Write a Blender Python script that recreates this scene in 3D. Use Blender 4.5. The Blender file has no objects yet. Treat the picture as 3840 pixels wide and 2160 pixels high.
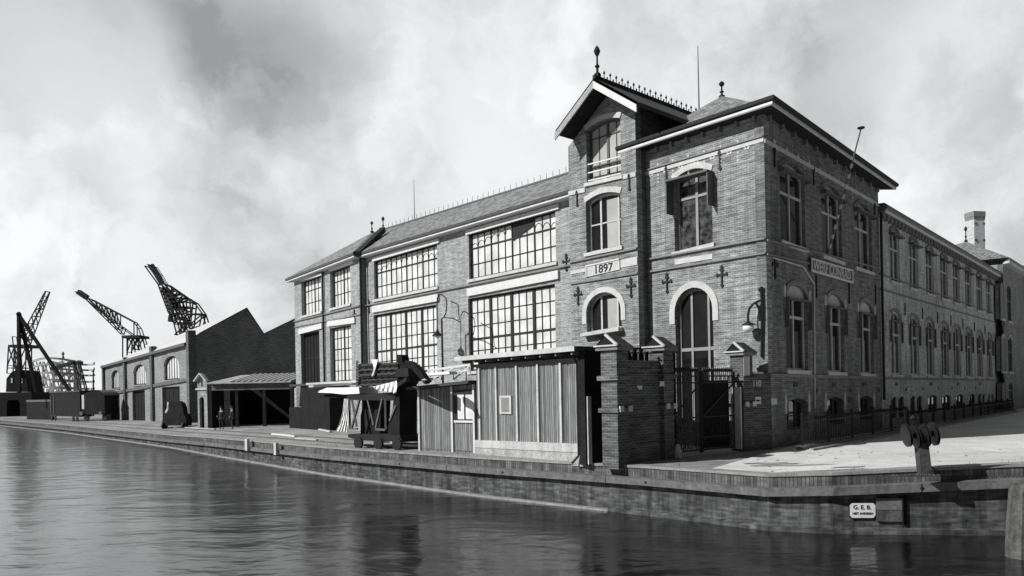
import bpy, math, random
from mathutils import Vector, Matrix
from mathutils.geometry import tessellate_polygon
random.seed(7)
sc = bpy.context.scene
R = math.radians
# ------------------------------------------------------------------ camera
PF = 2884.47; PX0 = 1920.0; PY0 = 1468.3; ROLL = R(1.1); CAMZ = 2.4
cr, sr = math.cos(ROLL), math.sin(ROLL)
cam = bpy.data.cameras.new('camera'); cam.sensor_width = 36.0
cam.lens = 36.0*PF/3840.0
cam.shift_x = 0.0; cam.shift_y = (PY0-1080.0)/3840.0
cam.clip_start = 0.1; cam.clip_end = 5000
co = bpy.data.objects.new('camera', cam); sc.collection.objects.link(co)
co.matrix_world = Matrix(((cr, sr, 0, 0), (0, 0, -1, 0), (-sr, cr, 0, CAMZ), (0, 0, 0, 1)))
sc.camera = co
# ------------------------------------------------------------------ sun, sky, exposure
SUN_EL = R(34); SH = Vector((.92, .38, 0)).normalized()
TOSUN = Vector((-SH.x*math.cos(SUN_EL), -SH.y*math.cos(SUN_EL), math.sin(SUN_EL)))
sl = bpy.data.lights.new('sun', 'SUN'); sl.energy = 5.0; sl.angle = R(.5); sl.color = (1, .995, .985)
so = bpy.data.objects.new('sun', sl); sc.collection.objects.link(so)
so.rotation_euler = TOSUN.to_track_quat('Z', 'Y').to_euler()
so.location = (-40, -20, 60)
sc.view_settings.view_transform = 'Standard'; sc.view_settings.look = 'None'
sc.view_settings.exposure = 0.0; sc.view_settings.gamma = 1.0

def ray(x, y):
    a = (x-PX0)/PF; b = (PY0-y)/PF
    return Vector((a*cr+b*sr, 1.0, -a*sr+b*cr))
def at(x, y, Y):
    r = ray(x, y); return Vector((r.x*Y, Y, CAMZ+r.z*Y))
def gnd(x, y, z=0.0):
    r = ray(x, y); return at(x, y, (z-CAMZ)/r.z)

w = bpy.data.worlds.new('World'); sc.world = w; w.use_nodes = True
nt = w.node_tree; N = nt.nodes; L = nt.links; N.clear()
def nd(t, **k):
    n = N.new(t)
    for a, b in k.items(): setattr(n, a, b)
    return n
def mth(op, a, b=None, c=None, clamp=False):
    n = N.new('ShaderNodeMath'); n.operation = op; n.use_clamp = clamp
    for i, v in enumerate((a, b, c)):
        if v is None: continue
        if isinstance(v, (int, float)): n.inputs[i].default_value = v
        else: L.new(v, n.inputs[i])
    return n.outputs[0]
sky = nd('ShaderNodeTexSky', sky_type='NISHITA', sun_disc=False)
sky.sun_elevation = SUN_EL; sky.sun_rotation = math.atan2(TOSUN.x, TOSUN.y)
bw = nd('ShaderNodeRGBToBW'); L.new(sky.outputs[0], bw.inputs[0])
tc = nd('ShaderNodeTexCoord')
def noise(scale, detail, rough, vec=None, stretch=None):
    n = N.new('ShaderNodeTexNoise'); n.inputs['Scale'].default_value = scale
    n.inputs['Detail'].default_value = detail; n.inputs['Roughness'].default_value = rough
    L.new(vec if vec else tc.outputs['Generated'], n.inputs['Vector']); return n
n0 = noise(4.5, 7, .6)
wrp = N.new('ShaderNodeVectorMath'); wrp.operation = 'MULTIPLY_ADD'
L.new(n0.outputs['Color'], wrp.inputs[0]); wrp.inputs[1].default_value = (.17, .17, .17); L.new(tc.outputs['Generated'], wrp.inputs[2])
sub = N.new('ShaderNodeVectorMath'); sub.operation = 'SUBTRACT'; L.new(wrp.outputs[0], sub.inputs[0]); sub.inputs[1].default_value = (.085, .085, .085)
nrm = N.new('ShaderNodeVectorMath'); nrm.operation = 'NORMALIZE'; L.new(sub.outputs[0], nrm.inputs[0])
n1 = noise(4.0, 7, .55, sub.outputs[0]); n2 = noise(11.0, 6, .6, sub.outputs[0])
cl = N.new('ShaderNodeMapRange'); cl.interpolation_type = 'SMOOTHSTEP'; L.new(n1.outputs['Fac'], cl.inputs[0])
cl.inputs[1].default_value = .40; cl.inputs[2].default_value = .57; cl.inputs[3].default_value = .57; cl.inputs[4].default_value = .76
val = cl.outputs[0]
val = mth('ADD', val, mth('MULTIPLY', mth('SUBTRACT', n2.outputs['Fac'], .5), .36))
n3 = noise(5.5, 5, .5, sub.outputs[0]); bl = mth('ABSOLUTE', mth('SUBTRACT', n3.outputs['Fac'], .5))
val = mth('ADD', val, mth('MULTIPLY', mth('SUBTRACT', bl, .07), .9))
def blob(x, y, rad, amp):
    d = ray(x, y).normalized()
    dt = N.new('ShaderNodeVectorMath'); dt.operation = 'DOT_PRODUCT'
    L.new(nrm.outputs[0], dt.inputs[0]); dt.inputs[1].default_value = tuple(d)
    c1 = math.cos(rad)
    mr = N.new('ShaderNodeMapRange'); mr.interpolation_type = 'SMOOTHSTEP'
    L.new(dt.outputs['Value'], mr.inputs[0])
    mr.inputs[1].default_value = c1; mr.inputs[2].default_value = 1-(1-c1)*.12
    mr.inputs[3].default_value = 0; mr.inputs[4].default_value = amp
    return mr.outputs[0]
for b in ((1000, 60, .15, -.20), (1080, 330, .12, -.15), (860, 640, .10, -.06), (150, 150, .22, .05), (250, 520, .24, .03), (1750, 250, .22, .09), (0, 1300, .36, .05), (-900, 1300, .5, .14),
          (3150, 130, .17, -.13), (2950, 430, .12, -.05), (3620, 420, .17, .13), (2450, 200, .24, .12), (1500, 480, .22, .05),
          (60, 60, .14, -.08), (330, 1150, .35, .02)):
    val = mth('ADD', val, blob(*b))
val = mth('MINIMUM', mth('MAXIMUM', val, .34), 1.0)
fw_ = N.new('ShaderNodeVectorMath'); fw_.operation = 'DOT_PRODUCT'; L.new(tc.outputs['Generated'], fw_.inputs[0]); fw_.inputs[1].default_value = tuple(Vector((-.22, 1, .15)).normalized())
fr_ = N.new('ShaderNodeMapRange'); fr_.interpolation_type = 'SMOOTHSTEP'; L.new(fw_.outputs['Value'], fr_.inputs[0])
fr_.inputs[1].default_value = .22; fr_.inputs[2].default_value = .70; fr_.inputs[3].default_value = .12; fr_.inputs[4].default_value = 1.0
val = mth('MULTIPLY', val, fr_.outputs[0])
cmb = mth('ADD', mth('MULTIPLY', bw.outputs[0], .06), mth('MULTIPLY', val, 9.6))
cc = nd('ShaderNodeCombineColor')
L.new(mth('MULTIPLY', cmb, .985), cc.inputs[0]); L.new(cmb, cc.inputs[1]); L.new(mth('MULTIPLY', cmb, 1.01), cc.inputs[2])
bg = nd('ShaderNodeBackground'); bg.inputs[1].default_value = .1; L.new(cc.outputs[0], bg.inputs[0])
wo = nd('ShaderNodeOutputWorld'); L.new(bg.outputs[0], wo.inputs[0])

# ------------------------------------------------------------------ materials
def newmat(name):
    m = bpy.data.materials.new(name); m.use_nodes = True; t = m.node_tree
    b = t.nodes['Principled BSDF']; return m, t, b
def g3(v): return (v*.985, v, v*1.012, 1)
def mp(name, v, rough=.8, var=.25, scale=3.0, fine=30.0, bump=.15, metal=0.0, spec=.4, streak=0.0):
    m, t, b = newmat(name); n = t.nodes; l = t.links
    geo = n.new('ShaderNodeNewGeometry')
    a = n.new('ShaderNodeTexNoise'); a.inputs['Scale'].default_value = scale; a.inputs['Detail'].default_value = 5
    l.new(geo.outputs['Position'], a.inputs['Vector'])
    f = n.new('ShaderNodeTexNoise'); f.inputs['Scale'].default_value = fine; f.inputs['Detail'].default_value = 3
    l.new(geo.outputs['Position'], f.inputs['Vector'])
    ad = n.new('ShaderNodeMath'); ad.operation = 'ADD'; l.new(a.outputs['Fac'], ad.inputs[0]); l.new(f.outputs['Fac'], ad.inputs[1])
    src = ad.outputs[0]
    if streak:
        mpn = n.new('ShaderNodeMapping'); mpn.inputs['Scale'].default_value = (2.2, 2.2, .25); l.new(geo.outputs['Position'], mpn.inputs['Vector'])
        s = n.new('ShaderNodeTexNoise'); s.inputs['Scale'].default_value = 2.0; s.inputs['Detail'].default_value = 5; l.new(mpn.outputs[0], s.inputs['Vector'])
        mm = n.new('ShaderNodeMath'); mm.operation = 'MULTIPLY_ADD'; l.new(s.outputs['Fac'], mm.inputs[0]); mm.inputs[1].default_value = streak; l.new(src, mm.inputs[2])
        m2 = n.new('ShaderNodeMath'); m2.operation = 'SUBTRACT'; l.new(mm.outputs[0], m2.inputs[0]); m2.inputs[1].default_value = streak*.5; src = m2.outputs[0]
    rp = n.new('ShaderNodeMapRange'); l.new(src, rp.inputs[0]); rp.inputs[1].default_value = .65; rp.inputs[2].default_value = 1.35
    rp.inputs[3].default_value = v*(1-var); rp.inputs[4].default_value = v*(1+var)
    c = n.new('ShaderNodeCombineColor'); 
    for i in range(3): l.new(rp.outputs[0], c.inputs[i])
    l.new(c.outputs[0], b.inputs['Base Color'])
    b.inputs['Roughness'].default_value = rough; b.inputs['Metallic'].default_value = metal
    b.inputs['Specular IOR Level'].default_value = spec
    if bump:
        bp = n.new('ShaderNodeBump'); bp.inputs['Strength'].default_value = bump; bp.inputs['Distance'].default_value = .03
        l.new(f.outputs['Fac'], bp.inputs['Height']); l.new(bp.outputs[0], b.inputs['Normal'])
    return m
def brick(name, c1, c2, mortar, bw_=.24, rh=.085, var=.3, big=.25, ms=.012, stain=.0, scale=.35):
    m, t, b = newmat(name); n = t.nodes; l = t.links
    uv = n.new('ShaderNodeUVMap'); geo = n.new('ShaderNodeNewGeometry')
    br = n.new('ShaderNodeTexBrick'); l.new(uv.outputs[0], br.inputs['Vector'])
    br.inputs['Scale'].default_value = 1.0; br.inputs['Brick Width'].default_value = bw_; br.inputs['Row Height'].default_value = rh
    br.inputs['Mortar Size'].default_value = ms; br.inputs['Color1'].default_value = g3(c1); br.inputs['Color2'].default_value = g3(c2)
    br.inputs['Mortar'].default_value = g3(mortar); br.inputs['Bias'].default_value = 0
    a = n.new('ShaderNodeTexNoise'); a.inputs['Scale'].default_value = scale; a.inputs['Detail'].default_value = 6; a.inputs['Roughness'].default_value = .6
    l.new(geo.outputs['Position'], a.inputs['Vector'])
    mpn = n.new('ShaderNodeMapping'); mpn.inputs['Scale'].default_value = (.9, 5.5, 1); l.new(uv.outputs[0], mpn.inputs['Vector'])
    f = n.new('ShaderNodeTexNoise'); f.inputs['Scale'].default_value = 1.6; f.inputs['Detail'].default_value = 4; l.new(mpn.outputs[0], f.inputs['Vector'])
    r1 = n.new('ShaderNodeMapRange'); l.new(a.outputs['Fac'], r1.inputs[0]); r1.inputs[1].default_value = .3; r1.inputs[2].default_value = .7
    r1.inputs[3].default_value = 1-big; r1.inputs[4].default_value = 1+big
    r2 = n.new('ShaderNodeMapRange'); l.new(f.outputs['Fac'], r2.inputs[0]); r2.inputs[1].default_value = .33; r2.inputs[2].default_value = .67
    r2.inputs[3].default_value = 1-var; r2.inputs[4].default_value = 1+var
    mu = n.new('ShaderNodeMath'); mu.operation = 'MULTIPLY'; l.new(r1.outputs[0], mu.inputs[0]); l.new(r2.outputs[0], mu.inputs[1])
    last = mu.outputs[0]
    if stain:
        mp2 = n.new('ShaderNodeMapping'); mp2.inputs['Scale'].default_value = (2.5, 2.5, .35); l.new(geo.outputs['Position'], mp2.inputs['Vector'])
        s = n.new('ShaderNodeTexNoise'); s.inputs['Scale'].default_value = 1.3; s.inputs['Detail'].default_value = 7; s.inputs['Roughness'].default_value = .7; l.new(mp2.outputs[0], s.inputs['Vector'])
        r3 = n.new('ShaderNodeMapRange'); l.new(s.outputs['Fac'], r3.inputs[0]); r3.inputs[1].default_value = .35; r3.inputs[2].default_value = .65
        r3.inputs[3].default_value = 1-stain; r3.inputs[4].default_value = 1+stain
        m3 = n.new('ShaderNodeMath'); m3.operation = 'MULTIPLY'; l.new(last, m3.inputs[0]); l.new(r3.outputs[0], m3.inputs[1]); last = m3.outputs[0]
    vm = n.new('ShaderNodeVectorMath'); vm.operation = 'SCALE'; l.new(br.outputs['Color'], vm.inputs[0]); l.new(last, vm.inputs['Scale'])
    l.new(vm.outputs[0], b.inputs['Base Color']); b.inputs['Roughness'].default_value = .9; b.inputs['Specular IOR Level'].default_value = .2
    bp = n.new('ShaderNodeBump'); bp.inputs['Strength'].default_value = .5; bp.inputs['Distance'].default_value = .012
    iv = n.new('ShaderNodeMath'); iv.operation = 'SUBTRACT'; iv.inputs[0].default_value = 1; l.new(br.outputs['Fac'], iv.inputs[1])
    l.new(iv.outputs[0], bp.inputs['Height']); l.new(bp.outputs[0], b.inputs['Normal'])
    return m
def glassmat(name, v, rough=.06, spec=.8, var=.3, scale=1.2, wave=.02):
    m, t, b = newmat(name); n = t.nodes; l = t.links
    geo = n.new('ShaderNodeNewGeometry')
    a = n.new('ShaderNodeTexNoise'); a.inputs['Scale'].default_value = scale; a.inputs['Detail'].default_value = 3; l.new(geo.outputs['Position'], a.inputs['Vector'])
    rp = n.new('ShaderNodeMapRange'); l.new(a.outputs['Fac'], rp.inputs[0]); rp.inputs[1].default_value = .35; rp.inputs[2].default_value = .65
    rp.inputs[3].default_value = v*(1-var); rp.inputs[4].default_value = v*(1+var)
    c = n.new('ShaderNodeCombineColor')
    for i in range(3): l.new(rp.outputs[0], c.inputs[i])
    l.new(c.outputs[0], b.inputs['Base Color']); b.inputs['Roughness'].default_value = rough; b.inputs['Specular IOR Level'].default_value = spec
    bp = n.new('ShaderNodeBump'); bp.inputs['Strength'].default_value = wave; bp.inputs['Distance'].default_value = .1
    l.new(a.outputs['Fac'], bp.inputs['Height']); l.new(bp.outputs[0], b.inputs['Normal'])
    return m
M = {}
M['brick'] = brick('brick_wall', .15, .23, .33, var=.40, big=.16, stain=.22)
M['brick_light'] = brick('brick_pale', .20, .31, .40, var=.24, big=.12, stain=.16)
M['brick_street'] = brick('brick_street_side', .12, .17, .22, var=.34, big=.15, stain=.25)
M['brick_wing'] = brick('brick_weathered_wing', .32, .45, .50, var=.22, big=.15, stain=.38)
M['brick_dark'] = brick('brick_soot_shade', .07, .12, .17, var=.4, big=.3)
M['brick_gate'] = brick('brick_gate', .06, .10, .15, var=.4, big=.35)  # gate brick darkened to paint in the tall shed's shadow
M['brick_mid'] = brick('brick_warehouse', .17, .25, .30, var=.3, big=.2)
M['quay'] = brick('quay_brick', .045, .10, .07, bw_=.28, rh=.10, var=.35, big=.35, stain=.55, scale=.8)
M['soldier'] = brick('quay_soldier_course', .07, .13, .05, bw_=.10, rh=.60, var=.3, big=.3, stain=.4, ms=.010)
M['coping'] = mp('coping_stone', .24, .85, .35, 2, 14, .3)
M['beam'] = mp('weathered_timber_beam', .12, .8, .45, 1.5, 9, .2, streak=.6)
M['stone'] = mp('pale_stone', .50, .8, .22, 2.5, 20, .1, streak=.4)
M['stone_dark'] = mp('grey_stone', .20, .85, .25, 2, 20, .1)
M['white'] = mp('white_paint', .60, .55, .16, 3, 25, .05, streak=.3)
M['offwhite'] = mp('worn_white_paint', .48, .6, .25, 3, 25, .05)
M['darkpaint'] = mp('dark_green_paint', .022, .6, .3, 3, 25, .05, spec=.25)
M['midpaint'] = mp('grey_paint', .09, .5, .3, 3, 25, .05)
M['black'] = mp('black_iron', .012, .55, .3, 4, 30, .05, spec=.3)
M['grey'] = mp('grey_iron', .10, .6, .3, 4, 30, .05)
M['farsteel'] = mp('crane_steel', .030, .7, .3, 2, 10, 0, spec=.2)
M['palesteel'] = mp('pale_scaffold', .35, .8, .4, .5, 3, 0, spec=.2)
M['glass'] = glassmat('dark_window_glass', .012, .05, .9)
M['glass_white'] = glassmat('white_pane_glass', .64, .25, .4, var=.16, scale=1.4)  # white, slightly glossy pane colour
M['blind'] = glassmat('drawn_blind', .36, .5, .3, var=.12)
M['pane_reflect'] = glassmat('reflection_tone_glass', .055, .08, .8, var=.8, scale=4)  # mottled tone paints the reflection in the upper pane
M['casepaint'] = mp('faded_blind_case_paint', .10, .7, .3, 3, 25, .05)
M['brick_gable'] = brick('brick_gable', .13, .20, .26, var=.3, big=.25)
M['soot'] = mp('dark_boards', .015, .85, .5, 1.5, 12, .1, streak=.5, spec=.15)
M['boards'] = mp('unpainted_boards', .42, .85, .30, 1.5, 16, .15, streak=.7)
M['concrete'] = mp('stained_concrete', .33, .9, .4, 1.5, 10, .3, streak=.5)
M['cloth'] = mp('white_canvas', .80, .9, .06, 2, 12, .1)
M['iron_sheen'] = mp('worn_iron', .012, .45, .4, 4, 30, .05, spec=.5)
M['roofsheet'] = mp('pale_roofing', .50, .75, .18, .6, 5, .05)
M['tar'] = mp('tarred_roofing', .05, .8, .3, 2, 12, .1)
M['skin'] = mp('skin', .35, .6, .05, 3, 10, 0)
M['suit'] = mp('dark_wool', .02, .9, .2, 4, 20, .05)
M['timber'] = mp('wet_old_timber', .07, .8, .6, 2.5, 12, .5, streak=1.2)
M['post_wood'] = mp('dark_post_wood', .05, .8, .5, 3, 14, .3, streak=.8)
M['greypaint'] = mp('light_grey_paint', .26, .55, .2, 3, 25, .05)
def tilemat():
    m, t, b = newmat('roof_tiles'); n = t.nodes; l = t.links
    uv = n.new('ShaderNodeUVMap')
    br = n.new('ShaderNodeTexBrick'); l.new(uv.outputs[0], br.inputs['Vector']); br.offset = 0
    br.inputs['Scale'].default_value = 1; br.inputs['Brick Width'].default_value = .24; br.inputs['Row Height'].default_value = .32
    br.inputs['Mortar Size'].default_value = .035; br.inputs['Color1'].default_value = g3(.12); br.inputs['Color2'].default_value = g3(.40); br.inputs['Mortar'].default_value = g3(.07)
    l.new(br.outputs['Color'], b.inputs['Base Color']); b.inputs['Roughness'].default_value = .7
    wv = n.new('ShaderNodeTexWave'); wv.inputs['Scale'].default_value = 1.33; wv.bands_direction = 'X'; l.new(uv.outputs[0], wv.inputs['Vector'])
    bp = n.new('ShaderNodeBump'); bp.inputs['Strength'].default_value = .8; bp.inputs['Distance'].default_value = .04
    l.new(wv.outputs['Fac'], bp.inputs['Height']); l.new(bp.outputs[0], b.inputs['Normal']); return m
M['tiles'] = tilemat()
def boardmat():
    m, t, b = newmat('matchboarding'); n = t.nodes; l = t.links
    uv = n.new('ShaderNodeUVMap'); geo = n.new('ShaderNodeNewGeometry')
    br = n.new('ShaderNodeTexBrick'); l.new(uv.outputs[0], br.inputs['Vector']); br.offset = 0
    br.inputs['Scale'].default_value = 1; br.inputs['Brick Width'].default_value = .115; br.inputs['Row Height'].default_value = 9
    br.inputs['Mortar Size'].default_value = .014; br.inputs['Color1'].default_value = g3(.09); br.inputs['Color2'].default_value = g3(.25); br.inputs['Mortar'].default_value = g3(.05)
    mpn = n.new('ShaderNodeMapping'); mpn.inputs['Scale'].default_value = (14, 1.2, 1); l.new(uv.outputs[0], mpn.inputs['Vector'])
    f = n.new('ShaderNodeTexNoise'); f.inputs['Scale'].default_value = 1.2; f.inputs['Detail'].default_value = 6; l.new(mpn.outputs[0], f.inputs['Vector'])
    r2 = n.new('ShaderNodeMapRange'); l.new(f.outputs['Fac'], r2.inputs[0]); r2.inputs[1].default_value = .3; r2.inputs[2].default_value = .7; r2.inputs[3].default_value = .6; r2.inputs[4].default_value = 1.35
    vm = n.new('ShaderNodeVectorMath'); vm.operation = 'SCALE'; l.new(br.outputs['Color'], vm.inputs[0]); l.new(r2.outputs[0], vm.inputs['Scale'])
    l.new(vm.outputs[0], b.inputs['Base Color']); b.inputs['Roughness'].default_value = .8
    bp = n.new('ShaderNodeBump'); bp.inputs['Strength'].default_value = .6; bp.inputs['Distance'].default_value = .015
    iv = n.new('ShaderNodeMath'); iv.operation = 'SUBTRACT'; iv.inputs[0].default_value = 1; l.new(br.outputs['Fac'], iv.inputs[1])
    l.new(iv.outputs[0], bp.inputs['Height']); l.new(bp.outputs[0], b.inputs['Normal']); return m
M['match'] = boardmat()
def groundmat(name, v, var, rough=.95, s1=.25, s2=2.2, s3=14, lo=.4):
    m, t, b = newmat(name); n = t.nodes; l = t.links
    geo = n.new('ShaderNodeNewGeometry'); out = None
    for s, k in ((s1, .40), (s2, .35), (s3, .25)):
        a = n.new('ShaderNodeTexNoise'); a.inputs['Scale'].default_value = s; a.inputs['Detail'].default_value = 5; a.inputs['Roughness'].default_value = .65; l.new(geo.outputs['Position'], a.inputs['Vector'])
        x = n.new('ShaderNodeMath'); x.operation = 'MULTIPLY_ADD'; l.new(a.outputs['Fac'], x.inputs[0]); x.inputs[1].default_value = k
        if out: l.new(out, x.inputs[2])
        else: x.inputs[2].default_value = 0
        out = x.outputs[0]
    rp = n.new('ShaderNodeMapRange'); l.new(out, rp.inputs[0]); rp.inputs[1].default_value = .40; rp.inputs[2].default_value = .60
    rp.inputs[3].default_value = v*(1-var); rp.inputs[4].default_value = v*(1+var)
    c = n.new('ShaderNodeCombineColor')
    for i in range(3): l.new(rp.outputs[0], c.inputs[i])
    l.new(c.outputs[0], b.inputs['Base Color']); b.inputs['Roughness'].default_value = rough; b.inputs['Specular IOR Level'].default_value = .2
    bp = n.new('ShaderNodeBump'); bp.inputs['Strength'].default_value = .6; bp.inputs['Distance'].default_value = .05
    l.new(out, bp.inputs['Height']); l.new(bp.outputs[0], b.inputs['Normal']); return m
M['yard'] = groundmat('yard_dirt', .27, .40)
M['sand'] = groundmat('dusty_street', .60, .22, s1=.16, s2=.9, s3=5)
M['sett'] = groundmat('stone_setts', .30, .35)
def watermat():
    m, t, b = newmat('canal_water'); n = t.nodes; l = t.links
    geo = n.new('ShaderNodeNewGeometry')
    mpn = n.new('ShaderNodeMapping'); mpn.inputs['Scale'].default_value = (.55, 1.0, 1); mpn.inputs['Rotation'].default_value = (0, 0, R(8)); l.new(geo.outputs['Position'], mpn.inputs['Vector'])
    a = n.new('ShaderNodeTexNoise'); a.inputs['Scale'].default_value = .55; a.inputs['Detail'].default_value = 4; a.inputs['Roughness'].default_value = .5; a.inputs['Distortion'].default_value = .6; l.new(mpn.outputs[0], a.inputs['Vector'])
    a2 = n.new('ShaderNodeTexNoise'); a2.inputs['Scale'].default_value = 2.6; a2.inputs['Detail'].default_value = 3; l.new(mpn.outputs[0], a2.inputs['Vector'])
    ad0 = n.new('ShaderNodeMath'); ad0.operation = 'MULTIPLY_ADD'; l.new(a2.outputs['Fac'], ad0.inputs[0]); ad0.inputs[1].default_value = .20; l.new(a.outputs['Fac'], ad0.inputs[2])
    a3 = n.new('ShaderNodeTexNoise'); a3.inputs['Scale'].default_value = .14; a3.inputs['Detail'].default_value = 2; a3.inputs['Distortion'].default_value = 1.0; l.new(mpn.outputs[0], a3.inputs['Vector'])
    ad = n.new('ShaderNodeMath'); ad.operation = 'MULTIPLY_ADD'; l.new(a3.outputs['Fac'], ad.inputs[0]); ad.inputs[1].default_value = .9; l.new(ad0.outputs[0], ad.inputs[2])
    bp = n.new('ShaderNodeBump'); bp.inputs['Strength'].default_value = .8; bp.inputs['Distance'].default_value = .10
    l.new(ad.outputs[0], bp.inputs['Height']); l.new(bp.outputs[0], b.inputs['Normal'])
    b.inputs['Base Color'].default_value = g3(.004); b.inputs['Roughness'].default_value = .17
    b.inputs['IOR'].default_value = 2.4; b.inputs['Specular IOR Level'].default_value = .5
    return m
M['water'] = watermat()

# ------------------------------------------------------------------ geometry helpers
class Fac:
    """vertical plane with local coordinates s (along, to the right), z, d (outward, towards the water)"""
    def __init__(f, A, B):
        f.A = Vector((A[0], A[1])); f.B = Vector((B[0], B[1])); f.t = (f.B-f.A).normalized(); f.len = (f.B-f.A).length
        f.n = Vector((f.t.y, -f.t.x))
    def off(f, d): return Fac(f.A+f.n*d, f.B+f.n*d)
    def hit(f, x, y, d=0.0):
        r = ray(x, y); q = Vector((r.x, r.y))
        Y = (f.A.dot(f.n)+d)/q.dot(f.n); p = q*Y
        return (p-f.A).dot(f.t), CAMZ+r.z*Y
    def s(f, x, y, d=0.0): return f.hit(x, y, d)[0]
    def z(f, x, y, d=0.0): return f.hit(x, y, d)[1]
    def P(f, s, z, d=0.0):
        p = f.A+f.t*s+f.n*d; return Vector((p.x, p.y, z))
    def line(f, p, q, d=0.0):
        a = f.hit(p[0], p[1], d); b = f.hit(q[0], q[1], d)
        k = (b[1]-a[1])/(b[0]-a[0]); return lambda s: a[1]+k*(s-a[0])
def cst(v): return (lambda s: v) if not callable(v) else v
def parent_keep(o, par):
    o.parent = par
def root_loc(o):
    l = Vector((0, 0, 0))
    while o is not None: l = l+o.location; o = o.parent
    return l
class MB:
    def __init__(m): m.v = []; m.f = []
    def poly(m, pts):
        i = len(m.v); m.v += [tuple(p) for p in pts]; m.f.append(list(range(i, i+len(pts))))
    def prism(m, F, pts, d0, d1, holes=()):
        loops = [pts]+list(holes)
        flat = [p for lp in loops for p in lp]
        tris = tessellate_polygon([[Vector((p[0], p[1], 0)) for p in lp] for lp in loops])
        for d, fl in ((d1, 0), (d0, 1)):
            i = len(m.v); m.v += [tuple(F.P(p[0], p[1], d)) for p in flat]
            for t in tris:
                a, b, c = [flat[k] for k in t]
                ccw = (b[0]-a[0])*(c[1]-a[1])-(b[1]-a[1])*(c[0]-a[0]) > 0
                t = list(t) if ccw != bool(fl) else list(t)[::-1]
                m.f.append([i+k for k in t])
        for k, lp in enumerate(loops):
            ar = sum(lp[j][0]*lp[(j+1) % len(lp)][1]-lp[(j+1) % len(lp)][0]*lp[j][1] for j in range(len(lp)))
            lp2 = lp if (ar > 0) == (k == 0) else lp[::-1]
            for j in range(len(lp2)):
                a = lp2[j]; b = lp2[(j+1) % len(lp2)]
                m.poly([F.P(a[0], a[1], d1), F.P(a[0], a[1], d0), F.P(b[0], b[1], d0), F.P(b[0], b[1], d1)])
    def box(m, F, s0, s1, z0, z1, d0, d1):
        z0 = cst(z0); z1 = cst(z1)
        m.prism(F, [(s0, z0(s0)), (s1, z0(s1)), (s1, z1(s1)), (s0, z1(s0))], d0, d1)
    def px(m, F, x0, y0, x1, y1, d0, d1):
        ym = (y0+y1)/2; xm = (x0+x1)/2
        m.box(F, F.s(x0, ym, d1), F.s(x1, ym, d1), F.z(xm, y1, d1), F.z(xm, y0, d1), d0, d1)
    def pxpoly(m, F, pts, d0, d1):
        m.prism(F, [F.hit(x, y, d1) for x, y in pts], d0, d1)
    def tube(m, p, q, r, n=6, r2=None):
        p = Vector(p); q = Vector(q); r2 = r if r2 is None else r2
        ax = (q-p).normalized(); u = ax.orthogonal().normalized(); v = ax.cross(u)
        i = len(m.v)
        for c, rr in ((p, r), (q, r2)):
            for k in range(n):
                a = 2*math.pi*k/n; m.v.append(tuple(c+(u*math.cos(a)+v*math.sin(a))*rr))
        for k in range(n):
            k2 = (k+1) % n; m.f.append([i+k, i+k2, i+n+k2, i+n+k])
        m.f.append([i+k for k in range(n)][::-1]); m.f.append([i+n+k for k in range(n)])
    def path(m, pts, r, n=6):
        for a, b in zip(pts, pts[1:]): m.tube(a, b, r, n)
    def beam(m, p, q, w_, h):
        p = Vector(p); q = Vector(q); ax = (q-p).normalized(); up = Vector((0, 0, 1))
        if abs(ax.z) > .95: up = Vector((0, 1, 0))
        u = ax.cross(up).normalized()*w_/2; v = u.cross(ax).normalized()*h/2
        c = [p-u-v, p+u-v, p+u+v, p-u+v, q-u-v, q+u-v, q+u+v, q-u+v]
        for f in ((0, 1, 2, 3), (7, 6, 5, 4), (4, 5, 1, 0), (5, 6, 2, 1), (6, 7, 3, 2), (7, 4, 0, 3)): m.poly([c[k] for k in f])
    def lathe(m, base, prof, n=10, axis=Vector((0, 0, 1))):
        base = Vector(base); axis = Vector(axis).normalized(); u = axis.orthogonal().normalized(); v = axis.cross(u)
        i = len(m.v)
        for r, h in prof:
            for k in range(n):
                a = 2*math.pi*k/n; m.v.append(tuple(base+axis*h+(u*math.cos(a)+v*math.sin(a))*max(r, .001)))
        for j in range(len(prof)-1):
            for k in range(n):
                k2 = (k+1) % n; m.f.append([i+j*n+k, i+j*n+k2, i+(j+1)*n+k2, i+(j+1)*n+k])
        m.f.append([i+k for k in range(n)][::-1]); e = i+(len(prof)-1)*n; m.f.append([e+k for k in range(n)])
    def build(m, name, mt, parent=None, smooth=False):
        o0 = root_loc(parent) if parent else Vector((0, 0, 0))
        base = Vector((0, 0, 0))
        if parent is None and m.v:
            xs = [v[0] for v in m.v]; ys = [v[1] for v in m.v]; zs = [v[2] for v in m.v]
            base = Vector(((min(xs)+max(xs))/2, (min(ys)+max(ys))/2, min(zs)))
        sh = o0+base
        me = bpy.data.meshes.new(name)
        me.from_pydata([(v[0]-sh.x, v[1]-sh.y, v[2]-sh.z) for v in m.v], [], m.f); me.update()
        uvl = me.uv_layers.new(name='UVMap'); V = m.v
        for p in me.polygons:
            nn = p.normal; h = math.hypot(nn.x, nn.y)
            for li in p.loop_indices:
                c = V[me.loops[li].vertex_index]
                if h < .3: uvl.data[li].uv = (c[0], c[1])
                else: uvl.data[li].uv = ((-nn.y*c[0]+nn.x*c[1])/h, c[2]/h)
            if smooth: p.use_smooth = True
        me.materials.append(M[mt] if isinstance(mt, str) else mt)
        o = bpy.data.objects.new(name, me); sc.collection.objects.link(o)
        if parent: o.parent = parent
        else: o.location = base
        return o
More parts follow.
